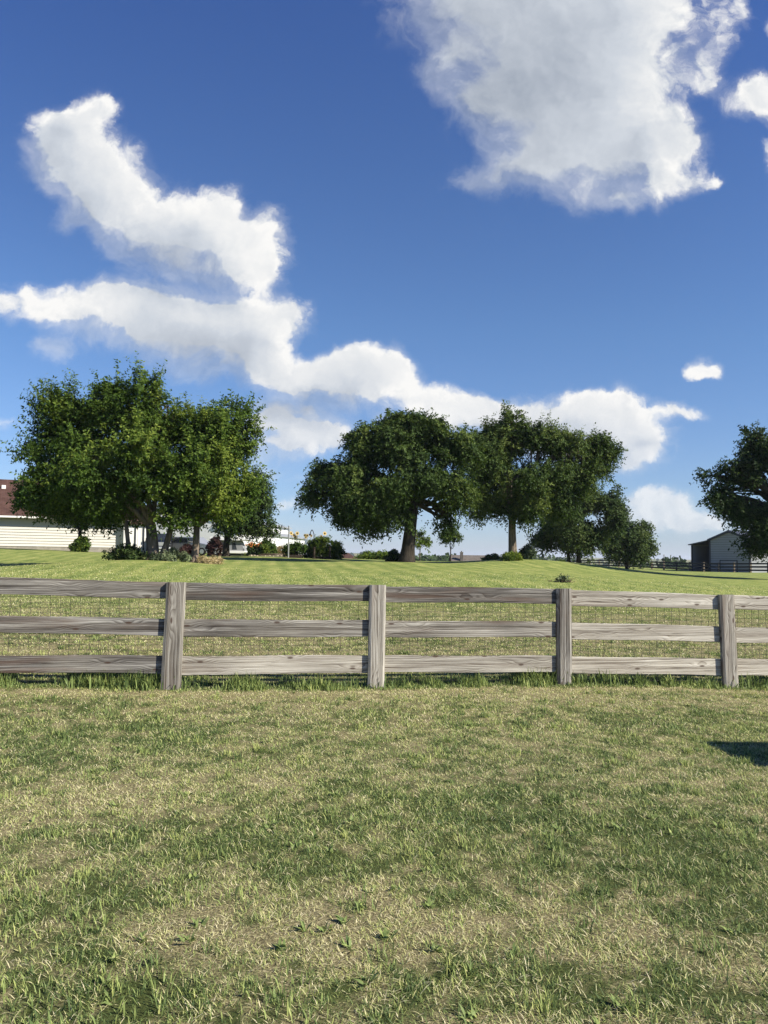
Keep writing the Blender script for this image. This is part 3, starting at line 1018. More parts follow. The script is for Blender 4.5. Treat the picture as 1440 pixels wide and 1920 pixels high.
def foliage(blobs, rng, clumps, twigs=7, leaves=9, twig_len=.55, clump_r=.45, leaf=(.15, .075), up=.25, droop=.35, tint=(.45, .2), centre=None, keep=None, sprigs=0, sprig_len=1.0, mass=.82, per=27):
    """blobs: (centre, radii) ellipsoids; clumps of leafy twigs spread through them, thicker towards the outside"""
    cs = np.array([b[0] for b in blobs], float)
    rs = np.array([b[1] for b in blobs], float)
    area = (rs[:, 0] * rs[:, 1] * rs[:, 2]) ** (2 / 3)
    if centre is None:
        centre = np.average(cs, axis=0, weights=area)
    # boughs: rounded masses of foliage near the outside of the crown, with pockets of shade between
    nm = max(5, int(clumps / per))
    mp = np.concatenate([np.arange(len(blobs)), rng.choice(len(blobs), nm, p=area / area.sum())])
    nm = len(mp)
    md = unit(rng.normal(0, 1, (nm, 3)))
    mr = np.minimum(mass * rng.uniform(.6, 1.25, nm), rs[mp].min(axis=1) * .80)
    mc = cs[mp] + md * np.maximum(rs[mp] - .70 * mr[:, None], .12 * rs[mp]) * (.25 + .75 * rng.random(nm) ** .4)[:, None]
    mt = rng.normal(tint[0], tint[1] * .8, nm)
    wgt = mr ** 2
    pick = rng.choice(nm, clumps, p=wgt / wgt.sum())
    d = unit(rng.normal(0, 1, (clumps, 3)) + md[pick] * .35)
    rad = rng.random(clumps) ** .38 * rng.uniform(.85, 1.12, clumps)
    c = mc[pick] + d * (mr[pick] * rad)[:, None] * np.array([1.05, 1.05, .80])
    outw = unit(.65 * d + .35 * unit(c - centre))
    ctint = np.clip(mt[pick] + rng.normal(0, tint[1] * .6, clumps), 0, 1)
    # twigs
    nt = clumps * twigs
    ci = np.repeat(np.arange(clumps), twigs)
    tdir = unit(outw[ci] * .8 + rng.normal(0, .55, (nt, 3)) + np.array([0, 0, up]))
    tp = c[ci] + rng.normal(0, clump_r * .35, (nt, 3))
    tl = twig_len * rng.uniform(.5, 1.45, nt)
    tt = ctint[ci]
    to = outw[ci]
    tdroop = np.full(nt, droop)
    if sprigs:
        ro = np.linalg.norm((c - cs[mp[pick]]) / rs[mp[pick]], axis=1)
        k = rng.choice(clumps, sprigs, p=(lambda w: w / w.sum())(np.clip(ro - .7, 0.001, None) * np.clip(outw[:, 2] + .6, .02, None)))
        # each shoot is a little plume of three or four twigs
        k = np.repeat(k, 3)
        sd = unit(outw[k] * .75 + rng.normal(0, .30, (len(k), 3)) + np.array([0, 0, .75 * (up > 0)]))
        tp = np.vstack([tp, c[k]])
        tdir = np.vstack([tdir, sd])
        tl = np.concatenate([tl, sprig_len * rng.uniform(.5, 1.4, len(k))])
        tt = np.concatenate([tt, np.clip(ctint[k] + .12, 0, 1)])
        to = np.vstack([to, outw[k]])
        tdroop = np.concatenate([tdroop, np.full(len(k), droop * .5)])
    nt = len(tp)
    nl = np.maximum(4, np.round(leaves * tl / twig_len)).astype(int)
    li = np.repeat(np.arange(nt), nl)
    n = len(li)
    s = rng.uniform(.08, 1.0, n)
    p = tp[li] + tdir[li] * (tl[li] * s)[:, None]
    p[:, 2] -= tdroop[li] * tl[li] * s * s
    side = unit(np.cross(tdir[li], rng.normal(0, 1, (n, 3))))
    a = unit(tdir[li] * .45 + side * .8 + np.array([0, 0, -.25]) * (droop > 0))
    nrm = unit(to[li] * .85 + rng.normal(0, .50, (n, 3)) + np.array([0, 0, .40]))
    b = unit(np.cross(a, nrm))
    L = leaf[0] * rng.uniform(.65, 1.3, n)
    Wd = leaf[1] * rng.uniform(.7, 1.25, n)
    mid = p + a * (L * .45)[:, None]
    v = np.stack([p, mid + b * (Wd / 2)[:, None], p + a * L[:, None], mid - b * (Wd / 2)[:, None]], 1)
    ti = np.clip(tt[li] + rng.normal(0, .13, n), 0, 1)
    if keep is not None:
        k = keep(p)
        v, ti = v[k], ti[k]
        n = len(v)
    f = np.arange(n * 4).reshape(n, 4)
    return v.reshape(-1, 3), f, np.repeat(ti, 4), c


def limb(m, a, b, r0, r1, rng, sag=.12, seg=5, sides=6):
    a, b = np.array(a, float), np.array(b, float)
    L = np.linalg.norm(b - a)
    off = rng.normal(0, .06 * L, 3)
    pts, rr = [], []
    for i in range(seg + 1):
        s = i / seg
        p = a + (b - a) * s + off * math.sin(math.pi * s) + np.array([0, 0, sag * L * math.sin(math.pi * s)])
        pts.append(p)
        rr.append(r0 + (r1 - r0) * s)
    m.tube(pts, rr, sides)
    return pts


def tree(name, label, cat, depth, base, trunks, blobs, seed, mat, bark, clumps, group=None, thick=1.0, top=None, limbs=16, **kw):
    """base: pixel of the trunk foot; trunks: (foot px, width px, fork px, fork py); blobs: (px, py, half width px, half height px, depth shift m, depth half m)"""
    rng = np.random.default_rng(seed)
    b0 = at(base[0], base[1], depth)
    b0[2] = gz(b0[0], b0[1]) - .03
    t = thing(name, tuple(b0), label, cat, group)
    k = depth / F_PX
    bl = []
    for q in blobs:
        cx, cy, rx, ry = q[:4]
        dy = q[4] if len(q) > 4 else 0.0
        rd = q[5] if len(q) > 5 else (rx + ry) / 2 * k * 1.0
        p = at(cx, cy, depth + dy) - b0
        kk = (depth + dy) / F_PX
        bl.append((p, (rx * kk, rd, ry * kk)))
    floor = lambda p: p[:, 2] > .12
    v, f, ti, cl = foliage(bl, rng, clumps, keep=floor, **kw)
    # wood
    m = MB()
    ends = [bl[i][0] for i in range(len(bl))]
    for (fx, fw, kx, ky) in trunks:
        foot = at(fx, base[1], depth) - b0
        foot[2] = -.15
        fork = at(kx, ky, depth) - b0
        r = fw * k / 2
        mid = foot + (fork - foot) * .5 + np.array([rng.normal(0, .05), 0, 0])
        m.tube([foot, foot + (mid - foot) * .16 + np.array([0, 0, .03]), foot + (mid - foot) * .5, mid, fork], [r * 1.75, r * 1.25, r * 1.02, r * .92, r * .78], 12)
        own = sorted(range(len(ends)), key=lambda i: np.linalg.norm(ends[i] - fork))[:max(3, int(len(ends) / max(1, len(trunks) * .8)))]
        for i in own:
            pts = limb(m, fork - np.array([0, 0, .1]), ends[i], r * .5, r * .16, rng, .10)
            # secondary branches to clumps near that limb's end
            near = cl[np.argsort(np.linalg.norm(cl - ends[i], axis=1))[:60]]
            for q in near[rng.choice(len(near), min(limbs, len(near)), replace=False)]:
                limb(m, pts[rng.integers(2, len(pts))], q, r * .16, .012, rng, .05, 3, 4)
    m.build('trunk', bark, t, smooth=True)
    mesh_np('crown', v, f, mat, t, attrs={'tint': ti})
    return t


def shrub(name, label, cat, px, py, depth, w, h, seed, mat, clumps, group=None, leaf=(.10, .05), shape=None, stems=5, **kw):
    """px, py: foot pixel; w, h in pixels"""
    rng = np.random.default_rng(seed)
    b0 = at(px, py, depth)
    b0[2] = gz(b0[0], b0[1]) - .02
    k = depth / F_PX
    t = thing(name, tuple(b0), label, cat, group)
    W2, H = w * k / 2, h * k
    if shape is None:
        shape = [(0, .5, 1.0, .5), (-.45, .4, .55, .38), (.45, .45, .55, .42), (.1, .75, .5, .25)]
    bl = [((sx * W2, rng.normal(0, W2 * .15), sz * H), (rx * W2, max(rx * W2 * .8, .1), rz * H)) for sx, sz, rx, rz in shape]
    kw.setdefault('twig_len', max(.12, min(.45, W2 * .4)))
    kw.setdefault('clump_r', max(.08, W2 * .25))
    kw.setdefault('mass', max(.10, W2 * .38))
    kw.setdefault('per', 9)
    v, f, ti, cl = foliage(bl, rng, clumps, leaf=leaf, keep=lambda p: p[:, 2] > .01, **kw)
    m = MB()
    for i in range(stems):
        e = cl[rng.integers(len(cl))]
        limb(m, (rng.normal(0, W2 * .12), rng.normal(0, W2 * .1), -.05), e, .012 + .012 * H, .005, rng, .05, 3, 5)
    m.build('stem', M_BARK, t)
    mesh_np('foliage', v, f, mat, t, attrs={'tint': ti})
    return t


# -- the two fresh green trees on the left and those behind them
tree('broad_tree', 'wide fresh green tree with a thick pale forked trunk in a weedy bed', 'tree', 36, (290, 1053),
     [(287, 24, 283, 985), (298, 13, 322, 985), (243, 9, 236, 975)],
     [(150, 830, 95, 70), (118, 900, 60, 60, -.5), (235, 765, 62, 50), (204, 728, 22, 34), (270, 880, 80, 75, -.8), (72, 856, 34, 20), (190, 905, 80, 75, -1.0), (150, 770, 50, 34), (288, 802, 46, 50), (265, 730, 28, 26), (215, 945, 66, 34, .3), (120, 945, 46, 32, .2), (108, 800, 38, 38), (316, 762, 18, 16), (52, 920, 16, 22), (44, 850, 24, 8), (140, 765, 34, 24)],
     101, M_LEAF_BRIGHT, M_BARK_PALE, 1650, twigs=8, leaves=10, twig_len=.55, leaf=(.155, .075), up=.35, droop=.25, tint=(.46, .2), sprigs=300, sprig_len=1.25)
tree('leaning_tree', 'bright green tree with a slim brown trunk leaning right of the thick forked one', 'tree', 36.5, (364, 1056),
     [(363, 14, 369, 985)],
     [(385, 830, 62, 62), (418, 785, 34, 30), (440, 830, 30, 36), (405, 910, 62, 62, -.4), (350, 890, 55, 62, -.7), (440, 905, 34, 48), (335, 965, 36, 24, -1.2), (385, 952, 50, 28), (455, 790, 16, 14), (440, 958, 32, 20, .3), (372, 790, 28, 26), (462, 830, 18, 30), (445, 765, 16, 18)],
     102, M_LEAF_BRIGHT, M_BARK_PALE, 1000, twigs=8, leaves=10, twig_len=.55, leaf=(.155, .075), up=.35, droop=.25, tint=(.52, .2), sprigs=200, sprig_len=1.2)
tree('garden_tree', 'dark small tree with a short trunk beside the white sided house wall', 'tree', 57, (152, 1035),
     [(152, 8, 150, 995)],
     [(150, 948, 66, 36, 0, 2.0), (110, 935, 42, 36, 0, 1.6), (195, 950, 46, 30, 0, 1.6), (70, 920, 30, 34, 0, 1.4)],
     103, M_LEAF_DARK, M_BARK, 420, twigs=7, leaves=8, twig_len=.6, leaf=(.20, .10), tint=(.45, .2), limbs=8)
tree('round_tree', 'grey green round crowned tree behind the leaning tree, near the camper', 'tree', 52, (423, 1045),
     [(424, 13, 428, 1000)],
     [(452, 955, 48, 48), (478, 925, 30, 36), (440, 975, 46, 24), (485, 975, 24, 34), (415, 940, 42, 50), (495, 945, 14, 24)],
     104, M_LEAF_DARK, M_BARK, 620, twigs=8, leaves=9, twig_len=.6, leaf=(.18, .09), tint=(.6, .2), up=.15, limbs=10)
# -- the two big elms in the middle
tree('spreading_elm', 'large dark elm with a wide hanging crown on a stout black trunk', 'tree', 45, (761, 1055),
     [(762, 25, 776, 935)],
     [(640, 895, 58, 48), (605, 895, 36, 36), (590, 925, 22, 28), (715, 835, 62, 46), (745, 800, 36, 26), (790, 815, 60, 40), (770, 890, 95, 64, -.5), (690, 935, 62, 44, -.8), (850, 850, 46, 50), (845, 915, 44, 44), (645, 955, 32, 26), (700, 972, 24, 22), (735, 965, 28, 24, -1), (826, 970, 14, 24), (845, 985, 7, 22), (683, 985, 9, 16), (750, 935, 56, 36, 1.5)],
     105, M_LEAF_ELM, M_BARK, 2250, twigs=8, leaves=10, twig_len=.5, leaf=(.165, .08), up=-.05, droop=.6, tint=(.45, .22), sprigs=160, sprig_len=.8)
tree('feathery_elm', 'large olive green elm with a feathery windblown crown on a bare brown trunk', 'tree', 50, (962, 1051),
     [(962, 15.5, 960, 950)],
     [(940, 825, 55, 44), (1010, 825, 66, 40), (1085, 845, 56, 32), (1126, 848, 34, 18), (1110, 830, 30, 14), (960, 900, 80, 56, -.5), (1040, 905, 64, 50, -.5), (905, 925, 36, 44), (900, 860, 48, 52), (880, 830, 36, 36), (1000, 952, 40, 28, -.8), (945, 962, 36, 28), (960, 790, 30, 16), (1045, 945, 30, 24), (897, 965, 13, 18), (1100, 885, 40, 28), (1130, 868, 24, 14), (1135, 885, 12, 14),(1072, 905, 30, 24)],
     106, M_LEAF_ELM, M_BARK_PALE, 2200, twigs=8, leaves=10, twig_len=.55, leaf=(.165, .075), up=.12, droop=.3, tint=(.56, .22), sprigs=200, sprig_len=1.0)
# -- smaller ones to the right of them
tree('low_tree', 'dark low crowned tree with two trunks beyond the feathery elm', 'tree', 64, (1075, 1061),
     [(1069, 7, 1066, 1020), (1085, 9, 1088, 1020)],
     [(1080, 985, 60, 44), (1125, 945, 38, 32), (1145, 965, 24, 36), (1035, 1010, 36, 26), (1110, 1010, 52, 34), (1140, 925, 22, 12), (1060, 960, 44, 40)],
     107, M_LEAF_DARK, M_BARK, 850, twigs=8, leaves=9, twig_len=.6, leaf=(.20, .10), tint=(.62, .2), up=.15)
tree('bushy_tree', 'dense bushy tree with leaves down to the ground at the far black fence', 'tree', 84, (1178, 1060),
     [(1176, 6, 1176, 1035)],
     [(1185, 1020, 34, 32), (1195, 1000, 22, 18), (1160, 1030, 34, 24), (1202, 1030, 18, 22), (1150, 1000, 26, 26), (1170, 1005, 32, 28), (1212, 1010, 12, 20)],
     108, M_LEAF_DARK, M_BARK, 520, twigs=8, leaves=8, twig_len=.7, leaf=(.26, .13), tint=(.62, .2), up=.15, limbs=8)
tree('shade_tree', 'dark leafy tree at the right edge reaching in front of the grey barn', 'tree', 46, (1500, 1078),
     [(1500, 26, 1490, 980)],
     [(1408, 895, 44, 44), (1440, 850, 42, 40), (1490, 870, 80, 70), (1385, 935, 36, 30), (1350, 935, 26, 20), (1440, 950, 46, 40), (1412, 822, 16, 26), (1372, 905, 26, 14), (1436, 1000, 26, 26), (1530, 930, 80, 60), (1358, 880, 14, 10), (1590, 900, 60, 60), (1425, 975, 26, 22), (1330, 938, 22, 18), (1342, 892, 24, 18), (1395, 962, 30, 20), (1432, 1010, 22, 20), (1415, 1020, 14, 14)],
     109, M_LEAF_DARK, M_BARK, 1350, twigs=8, leaves=9, twig_len=.55, leaf=(.17, .09), tint=(.40, .2), up=.15, sprigs=70, sprig_len=.7, mass=.65)
# -- two saplings on the crest and other young growth
tree('sapling', 'light green sapling with a thin pale stem just right of the stout black trunk', 'tree', 58, (787, 1051),
     [(787, 2.2, 788, 1026)], [(788, 1010, 11, 17), (797, 1018, 9, 12), (778, 1012, 8, 12)], 110, M_LEAF_BRIGHT, M_BARK_PALE, 60, twigs=5, leaves=7, twig_len=.35, clump_r=.2, leaf=(.16, .08), tint=(.75, .15), up=.5, limbs=2, group='saplings on the crest', mass=.3, per=8)
tree('sapling', 'dark green sapling with upswept leaves at the corner of the grey roofed house', 'tree', 62, (845, 1053),
     [(845, 2.6, 845, 1030)], [(845, 1008, 14, 19), (855, 1005, 10, 14), (836, 1010, 9, 14), (848, 995, 8, 14)], 111, M_LEAF_ELM, M_BARK, 95, twigs=5, leaves=8, twig_len=.4, clump_r=.2, leaf=(.16, .07), tint=(.5, .15), up=.7, limbs=2, group='saplings on the crest', mass=.3, per=8)

# -- shrubs
shrub('shrub', 'leafy shrub round the foot of the small tree at the house wall', 'shrub', 152, 1037, 56.5, 34, 26, 201, M_LEAF_BRIGHT, 90, leaf=(.16, .08), tint=(.5, .2))
shrub('shrub', 'dark sprawling shrub in the weedy bed left of the thick forked trunk', 'shrub', 238, 1060, 35.5, 78, 26, 202, M_LEAF_DARK, 120, leaf=(.12, .06), tint=(.55, .25), shape=[(0, .35, .8, .34), (-.6, .3, .4, .25), (.6, .3, .45, .25), (.1, .7, .3, .4)])
shrub('weed_clump', 'clump of yellowish weeds between the two pale tree trunks', 'plant', 318, 1059, 35.6, 60, 11, 203, M_LEAF_GREY, 60, leaf=(.11, .04), tint=(.6, .3), up=.6)
shrub('dry_grass_clump', 'tuft of straw coloured dry grass right of the leaning brown trunk', 'dry grass', 392, 1058, 36.2, 46, 8, 204, M_STRAW, 50, leaf=(.14, .025), tint=(.5, .25), up=.8)
shrub('tall_weed', 'tall thin weed with pale leaves between the thick forked and slim leaning trunks', 'plant', 323, 1052, 36, 12, 26, 205, M_LEAF_GREY, 26, leaf=(.11, .05), tint=(.5, .2), up=.8)
shrub('plum_shrub', 'dark plum red shrub left of the leaning brown trunk', 'shrub', 350, 1040, 60, 28, 20, 206, M_LEAF_PLUM, 60, leaf=(.16, .08), tint=(.4, .25), group='plum red shrubs')
shrub('plum_shrub', 'taller plum red shrub right of the leaning brown trunk, before the camper', 'shrub', 404, 1042, 58, 24, 36, 207, M_LEAF_PLUM, 80, leaf=(.16, .08), tint=(.5, .25), group='plum red shrubs')
shrub('tuft', 'yellowish tuft of long grass round the foot of the bare brown elm trunk', 'grass tuft', 958, 1055, 49.4, 36, 11, 208, M_LEAF_BRIGHT, 90, leaf=(.20, .05), tint=(.85, .2), up=.9)
shrub('shrub', 'pale grey green shrub just right of the bare brown elm trunk', 'shrub', 988, 1055, 51, 24, 24, 209, M_LEAF_GREY, 60, leaf=(.16, .08), tint=(.45, .2), up=.6)
shrub('shrub', 'round dark green bush left of the stout black elm trunk', 'shrub', 737, 1054, 54, 24, 21, 210, M_LEAF_ELM, 100, leaf=(.15, .08), tint=(.5, .2))
shrub('hedge', 'low yellow green hedge on the crest left of the round dark bush', 'hedge', 704, 1050, 66, 56, 11, 211, M_LEAF_BRIGHT, 130, leaf=(.17, .09), tint=(.6, .2), shape=[(-.6, .5, .45, .5), (0, .5, .5, .5), (.6, .5, .45, .5)])
shrub('shrub', 'dark low shrub at the right end of the grey roofed house', 'shrub', 920, 1055, 66, 32, 12, 212, M_LEAF_DARK, 70, leaf=(.17, .09), tint=(.5, .2))
shrub('shrub', 'small olive bush left of the twin trunks under the low tree', 'shrub', 1054, 1061, 70, 18, 9, 213, M_LEAF_ELM, 40, leaf=(.17, .09), tint=(.55, .2))

# ------------------------------------------------------------------ buildings and other things
M_SIDING = mat_plain('cream_siding', (.50, .482, .435), .6, .3, 0, .04, 1.2)
M_TRIM = mat_plain('white_trim', (.66, .65, .62), .5, .4, 0, .04, 1.5)
M_CONC = mat_plain('concrete', (.24, .22, .19), .9, .2, 0, .2, 3)
M_ROOF_BROWN = mat_shingle('brown_shingle', (.054, .029, .024), (.086, .048, .039))
M_ROOF_GREY = mat_shingle('taupe_shingle', (.095, .082, .072), (.135, .117, .103))
M_METAL_WHITE = mat_plain('white_metal', (.66, .66, .66), .45, .5, 0, .03, .8)
M_METAL_GREY = mat_plain('grey_roof_metal', (.30, .31, .32), .5, .5, .2, .08, .8)
M_METAL_DARK = mat_plain('dark_trim', (.020, .022, .030), .5, .4, 0, .2, 2)
M_BARN = mat_plain('pale_barn_metal', (.235, .243, .25), .5, .4, 0, .05, .7)
M_BARN_ROOF = mat_plain('charcoal_roof', (.055, .060, .072), .5, .5, .2, .1, .8)
M_BLACK = mat_plain('black_fence_paint', (.022, .020, .020), .7, .3, 0, .3, 4)
M_TAN = mat_plain('tan_post', (.20, .155, .11), .9, .2, 0, .3, 4)
M_CARBLACK = mat_plain('black_car_paint', (.012, .013, .016), .22, .6, .3, .1, 1)
M_CARSILVER = mat_plain('silver_car_paint', (.42, .43, .45), .28, .6, .6, .05, 1)
M_GLASS = mat_plain('tinted_glass', (.020, .024, .028), .08, .8, 0, .05, 1)
M_LAMP = mat_plain('lamp_glass', (.75, .76, .78), .12, .8, .1, .03, 1)
M_RUBBER = mat_plain('tyre_rubber', (.020, .020, .021), .9, .2, 0, .2, 5)
M_RIM = mat_plain('wheel_rim', (.62, .63, .65), .35, .6, .6, .05, 5)
M_CANVAS = mat_plain('grey_canvas', (.22, .225, .24), .9, .2, 0, .12, 2, .3)
M_DARKWOOD = mat_plain('dark_timber', (.045, .034, .026), .9, .2, 0, .3, 6)
M_PALEWOOD = mat_plain('pale_timber_edging', (.46, .39, .29), .9, .2, 0, .2, 5)
M_BRICK = mat_shingle('red_brick', (.20, .075, .05), (.27, .11, .075), .075)
M_GALV = mat_plain('galvanised_steel', (.36, .37, .37), .5, .5, .5, .1, 3)
M_DARKIN = mat_plain('dark_backing', (.045, .035, .032), .9, .2, 0, .25, 2)
M_TWIG = mat_plain('dead_twigs', (.10, .075, .05), .95, .1, 0, .4, 9)


def frame_from(pa, da, pb, db):
    """origin, length and turn of a wall whose foot runs between two pixels"""
    a, b = at(pa[0], pa[1], da), at(pb[0], pb[1], db)
    v = b - a
    return a, math.hypot(v[0], v[1]), math.atan2(v[1], v[0])


def siding(mb, x0, x1, z0, z1, course=.23, y=0.0, lap=.055):
    """lapped boards: one stepped sheet, each board's lower edge standing proud"""
    n = max(1, round((z1 - z0) / course))
    c = (z1 - z0) / n
    poly = []
    for i in range(n):
        poly += [(y - lap, z0 + i * c), (y - .004, z0 + (i + 1) * c)]
    poly += [(y + .12, z1), (y + .12, z0)]
    return mb.prism(poly, 'x', x0, x1)


def gable_roof(x0, x1, ye, yr, yb, ze, zr, th=.16):
    """ridge along x: front eave at (ye, ze), ridge (yr, zr), back eave (yb, ze)"""
    m = MB()
    m.prism([(ye, ze), (yr, zr), (yb, ze), (yb, ze - th), (yr, zr - th), (ye, ze - th)], 'x', x0, x1)
    return m


def build_house():
    a, L, rz = frame_from((0, 1029), 62, (228, 1035), 66)
    z = gz(a[0], a[1])
    t = thing('house', (a[0], a[1], z - .1), 'cream lap sided house with a brown shingle roof behind the trees on the left', 'house', rz=rz)
    he = float(at(0, 966, 62)[2] - z) + .1
    m = siding(MB(), -12, L, .28, he - .18)
    m.box(-12, L, .12, 10, .28, he - .18)
    m.prism([(.12, he - .18), (10, he - .18), (5.1, he + 2.9)], 'x', -11.9, L - .1)
    m.build('wall', M_SIDING, t)
    MB().box(-12, L + .01, -.01, 10.05, -1, .28).build('foundation', M_CONC, t)
    rf = gable_roof(-12.5, L + .35, -.62, 5.1, 10.8, he - .02, he + 3.35).build('roof', M_ROOF_BROWN, t)
    MB().box(-12.5, L + .35, -.74, -.63, he - .20, he - .05).build('gutter', M_TRIM, t, bevel=.015)
    MB().box(-.15, .18, 3.5, 3.9, he + 2.35, he + 2.72).build('roof_vent', M_TRIM, rf, bevel=.03)
    MB().box(L - .1, L + .035, -.036, .08, .28, he - .2).build('corner_board', M_TRIM, t)
    # the low wing at the right end, vertical boards
    x1 = L + 2.35
    w = MB().box(L + .04, x1, -.7, 7, -.6, he - .35)
    for i in range(9):
        xx = L + .12 + i * .27
        w.box(xx, xx + .05, -.722, -.702, 0, he - .36)
    w.build('wing_wall', M_TRIM, t)
    MB().prism([(-1.0, he - .33), (7.3, he + .75), (7.3, he + .62), (-1.0, he - .46)], 'x', L + .04, x1 + .25).build('wing_roof', M_ROOF_BROWN, t)
    for dx in (.95, 1.62):
        MB().box(L + dx, L + dx + .09, -.80, -.725, .05, he - .5).build('downspout', M_METAL_DARK, t, bevel=.01)


build_house()


def wheel(parent, x, y, r, w, along='y'):
    """a wheel whose axle runs along the given axis"""
    ax = (0, 1, 0) if along == 'y' else (1, 0, 0)
    c = np.array([x, y, r])
    d = np.array(ax, float) * w / 2
    ty = MB().tube([c - d, c - d * .8, c + d * .8, c + d], [r * .93, r, r, r * .93], 20).build('wheel', M_RUBBER, parent, smooth=False)
    MB().tube([c - d * 1.04, c - d * 1.0], [r * .50, r * .62], 16).build('rim', M_RIM, ty)
    MB().tube([c + d * 1.0, c + d * 1.04], [r * .62, r * .50], 16).build('rim', M_RIM, ty)


def build_truck():
    p = at(297, 1041, 64.5)
    z = gz(p[0], p[1])
    t = thing('pickup_truck', (p[0], p[1], z), 'black pickup truck facing forward, parked beside the white wing of the house', 'truck', rz=math.radians(12))
    prof = [(0, .50), (-.04, .75), (0, 1.10), (.25, 1.17), (1.45, 1.22), (2.05, 1.82), (3.15, 1.86), (3.65, 1.25), (5.3, 1.22), (5.35, .55), (4.7, .42), (.5, .42)]
    b = MB().prism(prof, 'x', -.98, .98).build('body', M_CARBLACK, t, bevel=.05, smooth=False)
    MB().prism([(1.50, 1.27), (2.04, 1.79), (2.02, 1.81), (1.46, 1.27)], 'x', -.80, .80).build('windscreen', M_GLASS, t)
    for s in (-1, 1):
        MB().prism([(1.75, 1.28), (2.15, 1.74), (3.05, 1.76), (3.4, 1.28)], 'x', s * .985 - .006, s * .985 + .006).build('side_window', M_GLASS, t)
        MB().box(s * .74 - .18, s * .74 + .18, -.075, -.02, .80, 1.02).build('headlight', M_LAMP, t, bevel=.02)
        MB().box(s * 1.10 - .11, s * 1.10 + .11, 1.55, 1.70, 1.22, 1.42).build('mirror', M_CARBLACK, t, bevel=.02)
        wheel(t, s * .86, .95, .39, .26, 'x')
        wheel(t, s * .86, 4.3, .39, .26, 'x')
    MB().box(-.52, .52, -.07, -.02, .74, 1.04).build('grille', M_GALV, t, bevel=.015)
    MB().box(-.95, .95, -.16, .02, .46, .66).build('bumper', M_RIM, t, bevel=.03)


build_truck()


def build_suv():
    p = at(362, 1041, 68)
    z = gz(p[0], p[1])
    t = thing('parked_car', (p[0], p[1], z), 'silver estate car parked behind the plum red shrub', 'car', rz=math.radians(-18))
    prof = [(-2.25, .42), (-2.3, .85), (-2.2, 1.05), (-1.9, 1.52), (-1.5, 1.62), (.55, 1.60), (1.2, 1.08), (2.1, .92), (2.28, .70), (2.25, .40)]
    m = MB()
    m.prism(prof, 'y', -.88, .88)
    m.build('body', M_CARSILVER, t, bevel=.04)
    for s in (-1, 1):
        MB().prism([(-1.95, 1.10), (-1.62, 1.48), (-.05, 1.52), (-.05, 1.10)], 'y', s * .886 - .006, s * .886 + .006).build('side_window', M_GLASS, t)
        MB().prism([(.05, 1.10), (.05, 1.52), (.48, 1.50), (1.0, 1.12)], 'y', s * .886 - .006, s * .886 + .006).build('side_window', M_GLASS, t)
        wheel(t, -1.4, s * .80, .34, .22, 'y')
        wheel(t, 1.4, s * .80, .34, .22, 'y')
        MB().box(2.16, 2.30, s * .62 - .15, s * .62 + .15, .70, .84).build('headlight', M_LAMP, t, bevel=.02)


build_suv()


def build_camper():
    a = at(396, 1042, 60)
    z = gz(a[0], a[1])
    k = 60 / F_PX
    t = thing('camper_trailer', (a[0], a[1], z), 'pop up camper trailer with a white flat roof and grey canvas walls', 'camper', rz=math.radians(4))
    W_ = 62 * k
    MB().prism([(0, .20), (W_ - .08, .20), (W_, .30), (W_, .40), (-.05, .40), (-.05, .28)], 'y', 0, 2.0).build('body', M_METAL_WHITE, t, bevel=.02)
    MB().box(.1, W_ - .3, .12, 1.9, .0, .19).build('chassis', M_METAL_DARK, t)
    MB().prism([(.02, .405), (W_ - .02, .405), (W_ - .35, 1.18), (.02, 1.18)], 'y', .06, 1.94).build('canvas', M_CANVAS, t)
    MB().prism([(W_ - .98, .50), (W_ - .62, .50), (W_ - .75, 1.02), (W_ - .98, 1.02)], 'y', .045, .058).build('mesh_window', M_GLASS, t)
    MB().prism([(-.15, 1.20), (W_ + .02, 1.20), (W_ + .38, 1.27), (W_ - .1, 1.42), (-.05, 1.46), (-.15, 1.40)], 'y', -.18, 2.15).build('roof', M_METAL_WHITE, t, bevel=.025)
    MB().tube([(W_ - .04, .02, .40), (W_ + .16, -.06, 1.21)], .018, 6).build('strut', M_GALV, t)
    MB().tube([(.3, .02, .40), (.3, -.06, 1.21)], .018, 6).build('strut', M_GALV, t)
    wheel(t, .25, .02, .24, .17, 'y')
    wheel(t, .25, 1.9, .24, .17, 'y')


build_camper()


def build_carport():
    D = 88.0
    a = at(318, 1039, D)
    z = gz(a[0], a[1]) - .05
    k = D / F_PX
    W_ = 84 * k
    t = thing('carport', (a[0], a[1], z), 'open carport with white metal roof and posts behind the leaning tree', 'carport')
    e = float(at(318, 1008, D)[2] - z)
    m = MB().prism([(-.3, e), (W_ * .5, e + .85), (W_ + .3, e), (W_ + .3, e - .16), (W_ * .5, e + .68), (-.3, e - .16)], 'y', -.4, 7)
    m.build('roof', M_METAL_GREY, t)
    MB().prism([(0, e - .1), (W_ * .5, e + .66), (W_, e - .1), (W_, e - .42), (0, e - .42)], 'y', -.02, .10).build('gable_panel', M_METAL_WHITE, t)
    MB().box(0, W_, 6.6, 6.75, 0, e - .1).build('back_wall', M_DARKIN, t)
    for x in (.35, .95, W_ * .62, W_ - .12):
        MB().box(x - .1, x + .1, -.12, .08, -.3, e - .43).build('post', M_TRIM, t, bevel=.01)


build_carport()


